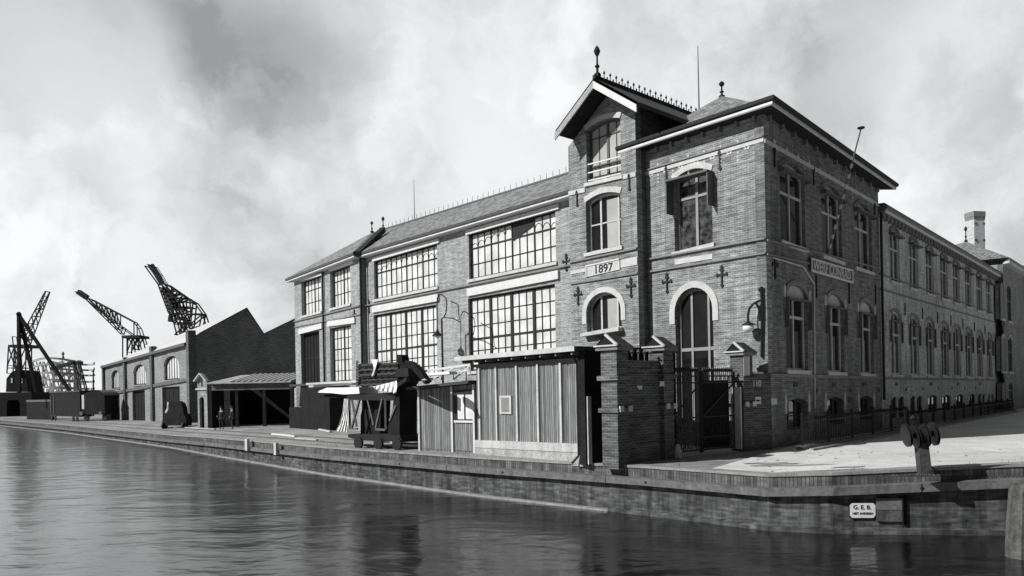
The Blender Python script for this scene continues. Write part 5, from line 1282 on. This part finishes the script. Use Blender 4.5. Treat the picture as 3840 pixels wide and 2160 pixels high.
wall(FGH, gh, [(s0, -.7), (s1, -.7), (s1, FGH.z(775, 1425)), ((s0+s1)/2, FGH.z(758, 1402)), (s0, FGH.z(741, 1427))], [od, ol], 'brick_light', .3)
m_ = MB(); m_.prism(FGH, od.loop(), -.28, -.25); m_.build('door', 'soot', gh); m_ = MB(); m_.prism(FGH, ol.loop(), -.28, -.25); m_.build('window', 'soot', gh)
m_ = MB()
pL = FGH.P(s0-.15, FGH.z(741, 1430), .15); pT = FGH.P((s0+s1)/2, FGH.z(758, 1400), .15); pR = FGH.P(s1+.15, FGH.z(777, 1428), .15)
m_.beam(pL, pT, .3, .1); m_.beam(pT, pR, .3, .1); m_.build('coping', 'stone', gh)
m_ = MB(); m_.box(FGH, s0-.1, s1+.1, FGH.z(758, 1462), FGH.z(758, 1456), 0, .12); m_.build('string_course', 'stone', gh)
m_ = MB(); m_.box(FGH, s0, s1, -.7, FGH.z(775, 1425), -2.5, -.3); m_.build('side_wall', 'brick_light', gh)
pc_ = onground(798, 1592); m_ = MB(); tz = at(798, 1484, pc_.y).z-pc_.z
m_.lathe(pc_, [(.30, 0), (.30, .15), (.24, .2), (.24, tz*.5), (.30, tz*.52), (.30, tz*.56), (.24, tz*.6), (.24, tz-.15), (.30, tz-.12), (.30, tz), (.1, tz+.02)], 14); tag(m_.build('iron_standpipe', 'grey'), 'thick banded grey standpipe in front of the open shed', 'pipe')

# =================================================== people
def skinmesh(name, joints, edges, mt, par, sub=1, off=Vector((0, 0, 0))):
    me = bpy.data.meshes.new(name); me.from_pydata([tuple(j[0]) for j in joints], edges, []); me.update()
    o = bpy.data.objects.new(name, me); sc.collection.objects.link(o)
    if not me.skin_vertices: 
        me.attributes.new('tmpx', 'FLOAT', 'POINT')
    md = o.modifiers.new('Skin', 'SKIN'); 
    try:
        for i, j in enumerate(joints):
            sv = me.skin_vertices[0].data[i]; r = j[1]; sv.radius = r if isinstance(r, tuple) else (r, r)
        me.skin_vertices[0].data[0].use_root = True
    except Exception as e: print('skin fail', e)
    md2 = o.modifiers.new('Sub', 'SUBSURF'); md2.levels = sub; md2.render_levels = sub
    me.materials.append(M[mt]); o.parent = par
    bpy.context.view_layer.update()
    nm = bpy.data.meshes.new_from_object(o.evaluated_get(bpy.context.evaluated_depsgraph_get()))
    o.modifiers.clear(); o.data = nm; nm.name = name
    if not nm.materials: nm.materials.append(M[mt])
    return o
def man(x, y, label, face, arm=0.0, h=1.82):
    p = onground(x, y); e = empty('person', p, label, 'person'); k = h/1.8; e.rotation_euler = (0, 0, face)
    V = lambda a, b, c: Vector((a*k, b*k, c*k))
    J = [(V(0, 0, .95), .15*k), (V(0, 0, 1.15), .15*k), (V(0, .02, 1.38), .17*k), (V(0, .01, 1.50), .06*k), (V(0, -.02, 1.60), (.085*k, .10*k)), (V(0, -.02, 1.72), (.085*k, .10*k)),
         (V(-.19, .02, 1.42), .06*k), (V(-.25, .05, 1.15), .05*k), (V(-.22, -.12-arm*.2, .95+arm*.15), .035*k), (V(-.21, -.16-arm*.2, .87+arm*.2), .035*k),
         (V(.19, .02, 1.42), .06*k), (V(.25, .05, 1.15), .05*k), (V(.24, -.02, .90), .035*k), (V(.23, -.04, .80), .035*k),
         (V(-.09, 0, .88), .10*k), (V(-.11, -.03, .50), .07*k), (V(-.12, .03, .10), .05*k), (V(-.13, -.14, .04), .045*k),
         (V(.09, 0, .88), .10*k), (V(.12, -.02, .50), .07*k), (V(.14, .05, .10), .05*k), (V(.15, -.12, .04), .045*k)]
    E = [(0, 1), (1, 2), (2, 3), (3, 4), (4, 5), (2, 6), (6, 7), (7, 8), (8, 9), (2, 10), (10, 11), (11, 12), (12, 13), (0, 14), (14, 15), (15, 16), (16, 17), (0, 18), (18, 19), (19, 20), (20, 21)]
    skinmesh('body', J, E, 'skin', e, 2)
    g = 1.25
    def grow(r): return (r[0]*g, r[1]*g) if isinstance(r, tuple) else r*g
    jk = [0, 1, 2, 6, 7, 8, 10, 11, 12]; mp_ = {j: i for i, j in enumerate(jk)}
    J2 = [(J[j][0], grow(J[j][1])) for j in jk]+[(V(0, .01, .80), .19*k)]
    E2 = [(mp_[a], mp_[b]) for a, b in E if a in mp_ and b in mp_]+[(mp_[0], 9)]
    skinmesh('jacket', J2, E2, 'suit', e, 2)
    tk = [0, 14, 15, 16, 18, 19, 20]; mp_ = {j: i for i, j in enumerate(tk)}
    skinmesh('trousers', [(J[j][0], grow(J[j][1])) for j in tk], [(mp_[a], mp_[b]) for a, b in E if a in mp_ and b in mp_], 'suit', e, 2)
    for sx, jj in ((-1, 17), (1, 21)):
        skinmesh('boot', [(J[jj-1][0]-V(0, 0, .05), .065*k), (J[jj][0]+V(0, .02, 0), .06*k)], [(0, 1)], 'black', e, 1)
    m_ = MB(); c = V(0, -.02, 1.74); m_.lathe(p+c, [(.155*k, 0), (.155*k, .01), (.105*k, .02), (.10*k, .10), (.05*k, .13)], 12); o = m_.build('hat', 'suit', e)
    return e
man(831, 1609, 'person in dark coat and hat standing on the quay, left of two men', R(-20), .6); man(871, 1609, 'person in dark suit and hat on the quay, right of two men facing left', R(-60), .2)

# =================================================== wagons and cart
def wheelset(par, F, ss, z, d, r=.45):
    for s in ss:
        m_ = MB(); n_ = v3(F.n, 0); m_.lathe(F.P(s, z+r, d)-n_*.05, [(r, 0), (r, .04), (r*.9, .06), (r*.9, .12)], 16, n_); m_.build('wheel', 'black', par)
# covered wagon end-on with arched roof
pw = at(354, 1570, 98); gzw = gz(pw.x, pw.y)
FWg = Fac((at(305, 1500, 98.6).x, 98.6), (at(392, 1500, 97.4).x, 97.4)); wl_ = FWg.len
cw = empty('covered_wagon', v3(FWg.P(wl_/2, 0, 0), gzw), 'black railway wagon with a rounded roof seen end on at the warehouse end', 'wagon')
zt = FWg.z(355, 1466); ze = FWg.z(355, 1484)
ar = [(0, gzw+.9), (wl_, gzw+.9), (wl_, ze)]+[(wl_/2+wl_/2*math.cos(math.pi*k/10), ze+(zt-ze)*math.sin(math.pi*k/10)) for k in range(1, 10)]+[(0, ze)]
m_ = MB(); m_.prism(FWg, ar, -2.2, 0); m_.build('body', 'soot', cw)
m_ = MB(); rf_ = [(wl_/2+(wl_/2+.12)*math.cos(math.pi*k/10), ze+.02+(zt-ze+.12)*math.sin(math.pi*k/10)) for k in range(11)]
for a, b in zip(rf_, rf_[1:]): m_.poly([FWg.P(b[0], b[1], .15), FWg.P(b[0], b[1], -2.3), FWg.P(a[0], a[1], -2.3), FWg.P(a[0], a[1], .15)])
m_.build('roof', 'midpaint', cw)
for s in (.35, wl_-.35):
    m_ = MB(); m_.lathe(FWg.P(s, gzw+1.05, 0), [(.12, 0), (.12, .35), (.25, .36), (.25, .42)], 12, v3(FWg.n, 0)); m_.build('buffer', 'grey', cw)
wheelset(cw, FWg, (.4, wl_-.4), gzw, -.4); 
m_ = MB(); m_.box(FWg, .12, .5, gzw+1.6, gzw+3.4, .001, .05); m_.build('ladder', 'offwhite', cw)  # pale strip painted in for the sunlit left side, not a ladder
FW3 = Fac((at(188, 1500, 112).x, 112), (at(300, 1500, 101).x, 101))
bx_ = empty('goods_wagon', v3(FW3.P(3, 0, 0), gz(FW3.A.x+3, FW3.A.y-3)), 'black flat roofed goods wagon seen broadside left of the rounded wagon', 'wagon')
zg2 = gz(FW3.A.x+3, FW3.A.y-5)
m_ = MB(); m_.box(FW3, 0, FW3.len, zg2+.7, FW3.z(245, 1472), -1.4, 0); m_.build('body', 'soot', bx_)
m_ = MB(); m_.box(FW3, -.1, FW3.len+.1, FW3.z(245, 1472), FW3.z(245, 1466), -1.5, .1); m_.build('roof', 'tar', bx_)
for x in (193, 204):
    s = FW3.s(x, 1520); m_ = MB(); m_.box(FW3, s-.12, s+.12, zg2+.6, FW3.z(200, 1485), .0, .1); m_.build('door_post', 'grey', bx_)
wheelset(bx_, FW3, (1.2, 3, FW3.len-3, FW3.len-1.2), zg2, .05)
lp = MB(); FLP = Fac((at(100, 1540, 125).x, 125), (at(196, 1540, 118).x, 118)); lp.box(FLP, 0, FLP.len, -.8, FLP.z(150, 1507), -.3, 0); tag(lp.build('low_wall', 'soot'), 'long low dark wall between the crane portal and the goods wagon', 'wall')
lp = MB(); lp.box(FLP, 0, FLP.len, FLP.z(150, 1507)+.01, FLP.z(150, 1499), -.35, .05); o = lp.build('wall_coping', 'grey'); tag(o, 'pale coping course along the top of the far low wall', 'coping')
# dark wheeled boiler cart
pb_ = onground(652, 1608); FCt = Fac((pb_.x-1.2, pb_.y+.5), (pb_.x+1.2, pb_.y-.5)); hC = lambda x, y, d=0: FCt.P(*FCt.hit(x, y, d), d)
ct = empty('boiler_cart', pb_, 'dark four wheeled cart with a tall rounded hood on the quay before the warehouse', 'cart')
pxpart(FCt, [(616, 1552), (690, 1552), (697, 1570), (697, 1596), (610, 1596), (608, 1575)][::-1], -.7, 0, 'body', 'soot', ct)
pxpart(FCt, [(630, 1552), (628, 1525), (634, 1510), (648, 1504), (668, 1505), (680, 1513), (686, 1530), (688, 1552)][::-1], -.6, -.1, 'hood', 'soot', ct)
pxpart(FCt, [(627, 1508), (632, 1508), (631, 1535), (622, 1550), (618, 1545), (626, 1530)][::-1], -.2, -.1, 'mudguard', 'offwhite', ct)  # off-white colour paints the mudguard's highlight
for x in (617, 693):
    for d in (-.1, -.7):
        m_ = MB(); c = hC(x, 1596, d); u = v3(FCt.t, 0); m_.lathe(c-u*.06, [(.34, 0), (.36, .03), (.34, .12)], 16, u); m_.build('wheel', 'black', ct)

# =================================================== cranes and far structures
def truss(par, F, name, mt, segs, r, depth=2.0, cross=True):
    m_ = MB()
    for a, b in segs:
        for d in (0, -depth*.45): m_.beam(F.P(*F.hit(*a), d), F.P(*F.hit(*b), d), r*.5, r*.5)
    if cross:
        done = set()
        for a, b in segs:
            for q in (a, b):
                if q in done: continue
                done.add(q); s, z = F.hit(*q); m_.beam(F.P(s, z, 0), F.P(s, z, -depth*.45), r*.35, r*.35)
    return m_.build(name, mt, par)
def lace(p0, p1, q0, q1, n):
    out = []; L_ = lambda a, b, u: (a[0]+(b[0]-a[0])*u, a[1]+(b[1]-a[1])*u)
    for k in range(n):
        out.append((L_(p0, p1, k/n), L_(q0, q1, (k+.5)/n))); out.append((L_(q0, q1, (k+.5)/n), L_(p0, p1, (k+1)/n)))
    return out
def plane(Y): return Fac((-80, Y), (10, Y))
# left harbour crane with portal
F1 = plane(150); k1_ = empty('harbour_crane', F1.P(*F1.hit(60, 1560)), 'far harbour crane with lattice jib pointing up right on a dark portal at left edge', 'crane', 'harbour cranes behind the quay')
m_ = MB(); m_.pxpoly(F1, [(-30, 1472), (118, 1470), (122, 1580), (76, 1580), (74, 1512), (68, 1500), (30, 1500), (25, 1514), (25, 1580), (-30, 1580)][::-1], -8, 0); m_.build('portal', 'soot', k1_)
m_ = MB(); m_.pxpoly(F1, [(22, 1470), (24, 1420), (44, 1394), (66, 1386), (90, 1390), (98, 1420), (106, 1470)][::-1], -6, -1); m_.build('cab', 'soot', k1_)
m_ = MB()
for x in (44, 82): m_.px(F1, x-3, 1418, x+3, 1436, -.99, -.9)
m_.build('cab_window', 'offwhite', k1_)
m_ = MB(); m_.px(F1, 30, 1292, 100, 1302, -5, 0); m_.build('platform', 'farsteel', k1_)
truss(k1_, F1, 'tower', 'farsteel', [((32, 1300), (26, 1400)), ((97, 1300), (96, 1400)), ((54, 1300), (62, 1395)), ((32, 1300), (62, 1395)), ((54, 1300), (28, 1370)), ((97, 1300), (62, 1380)), ((28, 1380), (96, 1380))], .35, 4)
truss(k1_, F1, 'jib', 'farsteel', [((78, 1262), (170, 1092)), ((98, 1290), (172, 1092)), ((98, 1290), (98, 1300)), ((78, 1262), (98, 1290)), ((46, 1262), (50, 1295)), ((86, 1262), (98, 1290))]+lace((78, 1262), (160, 1110), (98, 1290), (166, 1110), 6), .32, 3)
# derrick with black timber legs
F2 = plane(118); dk = empty('derrick', F2.P(*F2.hit(80, 1470)), 'black timber sheer legs with a long slanting back stay at far left', 'derrick')
for a, b, nm in (((55, 1178), (72, 1472), 'leg'), ((57, 1178), (106, 1472), 'leg'), ((56, 1180), (250, 1470), 'stay')):
    m_ = MB(); m_.beam(F2.P(*F2.hit(*a), -1), F2.P(*F2.hit(*b), -1 if nm == 'stay' else (0 if b[0] < 90 else -2)), .42, .42); m_.build(nm, 'soot', dk)
m_ = MB(); m_.lathe(F2.P(*F2.hit(55, 1182), -1), [(.3, 0), (.4, .3), (.2, .6)], 8); m_.build('head_block', 'soot', dk)
# middle crane
F3 = plane(160); mc = empty('harbour_crane', F3.P(*F3.hit(490, 1330)), 'slender lattice crane with its long thin jib reaching left behind the warehouse roof', 'crane', 'harbour cranes behind the quay')
truss(mc, F3, 'jib', 'farsteel', [((281, 1093), (312, 1113)), ((312, 1113), (342, 1124)), ((342, 1124), (440, 1176)), ((440, 1176), (502, 1209)), ((502, 1209), (519, 1231)), ((519, 1231), (540, 1290)), ((312, 1113), (400, 1188)), ((400, 1188), (497, 1259)), ((312, 1113), (453, 1253)), ((453, 1253), (460, 1230)), ((502, 1209), (503, 1260))]
      + lace((342, 1128), (440, 1176), (350, 1148), (450, 1226), 5)+lace((350, 1148), (450, 1226), (345, 1146), (448, 1248), 4), .34, 3)
m_ = MB(); m_.beam(F3.P(*F3.hit(279, 1091), -1.5), F3.P(*F3.hit(312, 1113), -1.5), 1.1, 1.0); m_.build('jib_head', 'farsteel', mc)
m_ = MB(); m_.px(F3, 456, 1257, 522, 1267, -4, .5); m_.build('platform', 'farsteel', mc)
truss(mc, F3, 'tower', 'farsteel', [((460, 1262), (460, 1350)), ((480, 1266), (476, 1350)), ((500, 1262), (508, 1330)), ((520, 1266), (530, 1310)), ((480, 1266), (508, 1310)), ((500, 1262), (476, 1320)), ((520, 1266), (500, 1310))], .40, 4)
# big crane
F4 = plane(170); bc = empty('hammerhead_crane', F4.P(*F4.hit(700, 1250)), 'massive dark lattice crane with hunched back jib rising above the warehouse roof', 'crane', 'harbour cranes behind the quay')
A = [(601, 1059), (626, 1068), (697, 1117), (730, 1136), (759, 1177), (772, 1217)]; Bq = [(593, 1066), (603, 1095), (624, 1152), (630, 1168), (651, 1208), (663, 1254)]
segs = list(zip(A, A[1:]))+list(zip(Bq, Bq[1:]))+[((554, 991), (601, 1059)), ((543, 997), (593, 1066)), ((759, 1177), (715, 1215)), ((715, 1215), (711, 1233)), ((711, 1233), (748, 1223)), ((748, 1223), (757, 1180)),
        ((695, 1177), (759, 1177)), ((672, 1152), (723, 1154)), ((697, 1117), (672, 1132)), ((601, 1062), (672, 1134)), ((672, 1132), (672, 1152)), ((672, 1134), (711, 1233)), ((610, 1075), (650, 1118)), ((723, 1140), (715, 1215)), ((697, 1119), (702, 1177)),
        ((605, 1080), (651, 1208)), ((612, 1078), (680, 1200)), ((620, 1085), (700, 1215)), ((651, 1208), (711, 1212)), ((640, 1120), (690, 1240)), ((655, 1130), (640, 1200)), ((680, 1150), (655, 1215)), ((700, 1180), (672, 1250)), ((675, 1210), (682, 1250)), ((655, 1255), (700, 1215)), ((655, 1160), (705, 1150)), ((640, 1180), (700, 1165)), ((650, 1196), (690, 1190))]
truss(bc, F4, 'lattice', 'farsteel', segs+lace(A[1], A[3], (625, 1085), (672, 1134), 4)+lace((600, 1078), (630, 1160), (610, 1075), (672, 1160), 6), .50, 4.5)
m_ = MB(); m_.beam(F4.P(*F4.hit(551, 988), -2), F4.P(*F4.hit(592, 1058), -2), .9, 1.0); m_.build('jib_head', 'farsteel', bc)
truss(bc, F4, 'head_rigging', 'farsteel', [((570, 1000), (584, 1001)), ((584, 1001), (601, 1028)), ((601, 1028), (625, 1067)), ((590, 1024), (596, 1050)), ((601, 1028), (596, 1056)), ((570, 1000), (588, 1026))], .22, 2)
m_ = MB(); m_.beam(F4.P(*F4.hit(626, 1180), -2), F4.P(*F4.hit(623, 1204), -2), .8, .8); m_.build('hook_block', 'farsteel', bc)
# steel skeleton in the haze
F5 = plane(230); sf = empty('gasholder_frame', F5.P(*F5.hit(200, 1495)), 'pale steel gasholder guide frame with many columns and rings seen far behind the sheer legs', 'gasholder')
for k in range(12):
    x = 122+k*14.5; yt = 1358-14*math.sin(math.pi*k/11)
    m_ = MB(); d = -12*math.sin(math.pi*k/11); m_.beam(F5.P(*F5.hit(x, yt), d), F5.P(*F5.hit(x, 1500), d), .45, .45); m_.build('column', 'palesteel', sf)
for d_ in (0, -10):
    for yr in (1356, 1378, 1402, 1428, 1456, 1482):
        m_ = MB(); pts = [F5.P(*F5.hit(120+165*j/10, yr-(12 if d_ == 0 else -4)*math.sin(math.pi*j/10)*(1 if yr < 1400 else .3)), d_-d_*0-8*math.sin(math.pi*j/10)*(1 if d_ else -.3)) for j in range(11)]
        for a, b in zip(pts, pts[1:]): m_.beam(a, b, .35, .6)
        m_.build('ring_girder', 'palesteel', sf)
m_ = MB()
for k in range(11):
    x = 122+k*14.5
    for yr, y2 in ((1356, 1402), (1402, 1456)):
        m_.beam(F5.P(*F5.hit(x, yr)), F5.P(*F5.hit(x+14.5, y2)), .25, .25)
        if k % 2: m_.beam(F5.P(*F5.hit(x+14.5, yr)), F5.P(*F5.hit(x, y2)), .25, .25)
m_.build('bracing', 'palesteel', sf)
m_ = MB(); m_.lathe(F5.P(*F5.hit(200, 1345), -5), [(.5, 0), (.2, 1.2), (.5, 1.7), (.15, 2.3), (0, 2.5)], 8); m_.build('top_finial', 'grey', sf)
m_ = MB()
for k in range(14):
    x = 126+k*11.8; 
    if k % 3: m_.px(F5, x, 1430+((k*37) % 30), x+9, 1500, -9, -8.6)
m_.build('hoarding', 'concrete', sf)
F6 = plane(200); tw = empty('loading_tower', F6.P(*F6.hit(300, 1460)), 'small dark leaning lattice hoist tower right of the gasholder frame', 'tower')
truss(tw, F6, 'lattice', 'farsteel', [((276, 1362), (297, 1465)), ((293, 1362), (320, 1462)), ((276, 1362), (293, 1362)), ((283, 1395), (302, 1395)), ((285, 1420), (308, 1420)), ((283, 1395), (308, 1420)), ((290, 1440), (314, 1440))], .5, 2)
m_ = MB(); m_.px(F6, 272, 1354, 296, 1366, -2, 0); m_.build('cabin', 'farsteel', tw)
m_ = MB(); m_.beam(F6.P(*F6.hit(190, 1384)), F6.P(*F6.hit(276, 1360)), .7, .9); m_.build('boom', 'farsteel', tw)
F7 = plane(120); tp = empty('telegraph_pole', F7.P(*F7.hit(350, 1500)), 'thin telegraph pole with two crossarms above the rounded wagon', 'pole')
m_ = MB(); m_.tube(F7.P(*F7.hit(350, 1560)), F7.P(*F7.hit(350, 1386)), .16, 6, .10); m_.build('pole', 'soot', tp)
for y in (1394, 1408):
    m_ = MB(); w2 = 8 if y > 1400 else 5; m_.beam(F7.P(*F7.hit(350-w2, y), .1), F7.P(*F7.hit(350+w2, y), .1), .12, .14); m_.build('crossarm', 'soot', tp)

# =================================================== wheel ruts of darker dirt and a weed line on the street
def patch(cx, cy, rx, ry, ang, lift, seed, mt='yard'):
    rg = random.Random(seed); n = 18; m_ = MB(); pts = []
    for k in range(n):
        a = 2*math.pi*k/n; r = rg.uniform(.65, 1.15); x = rx*r*math.cos(a); y = ry*r*math.sin(a)
        X = cx+x*math.cos(ang)-y*math.sin(ang); Y = cy+x*math.sin(ang)+y*math.cos(ang); pts.append((X, Y))
    c = (cx, cy, gz(cx, cy)+lift)
    for k in range(n):
        a, b = pts[k], pts[(k+1) % n]; m_.poly([c, (a[0], a[1], gz(*a)+lift), (b[0], b[1], gz(*b)+lift)])
    return m_
st = []
for k, (x, y, rx, ry) in enumerate(((2960, 1748, 1.3, .22), (3060, 1768, 1.6, .16), (2900, 1740, .9, .35), (3170, 1755, .5, .22), (3300, 1762, .8, .10), (3620, 1752, 1.3, .09), (3720, 1742, .8, .08))):
    p = onground(x, y); m_ = patch(p.x, p.y, rx, ry, R(-6), .020+.002*k, 20+k); st.append(m_)
al = MB()
for m_ in st:
    o_ = len(al.v); al.v += m_.v; al.f += [[i+o_ for i in f] for f in m_.f]
tag(al.build('dirt', 'yard'), 'dark patches of trodden dirt on the pale street near the quay edge', 'dirt', kind='stuff')
rg = random.Random(5); gr_ = MB()
for k in range(1500):
    i = rg.randrange(10, K-4); q = QD[i]; 
    if q[0] < -30 or q[0] > 16: continue
    u = rg.random(); q2 = QD[i+1]; x = q[0]+(q2[0]-q[0])*u; y = q[1]+(q2[1]-q[1])*u
    if math.sin(x*1.7)+math.sin(x*.6+1) < .2: continue
    o_ = .50+abs(rg.gauss(0, .10)); p = Vector((x, y))+GD*o_; z = gz(p.x, p.y)+.01; h = rg.uniform(.03, .12); a = rg.uniform(0, 6.28)
    dx, dy = math.cos(a)*.012, math.sin(a)*.012; tx, ty = rg.uniform(-.04, .04), rg.uniform(-.04, .04)
    gr_.poly([(p.x-dx, p.y-dy, z), (p.x+dx, p.y+dy, z), (p.x+tx, p.y+ty, z+h)])
tag(gr_.build('grass', mp('dry_weeds', .10, .9, .3, 3, 20, 0)), 'low tufts of weeds growing behind the quay coping', 'grass', kind='stuff')
# a stretch of timber wharf decking joints and iron bolts on the fender beam
for k in range(34):
    i = 30+k*4
    if i >= K-2: break
    q = QD[i]; n_ = qnorm(i); c = Vector((q[0], q[1], q[2]-.455))+Vector((n_.x, n_.y, 0))*.238
    m_ = MB(); m_.lathe(c, [(.045, 0), (.04, .02), (.015, .035)], 8, Vector((n_.x, n_.y, 0))); m_.build('bolt', 'black', qw)
for k in range(26):
    i = 32+k*5
    if i >= K-2: break
    q = QD[i]; n_ = qnorm(i); t_ = Vector((-n_.y, n_.x))
    a = Vector((q[0], q[1]))+n_*.238; b = a+n_*.006; m_ = MB(); FF_ = Fac(a-t_*.012, a+t_*.012)
    m_.box(FF_, 0, .024, q[2]-.56, q[2]-.35, -.01, .008); m_.build('joint', 'black', qw)
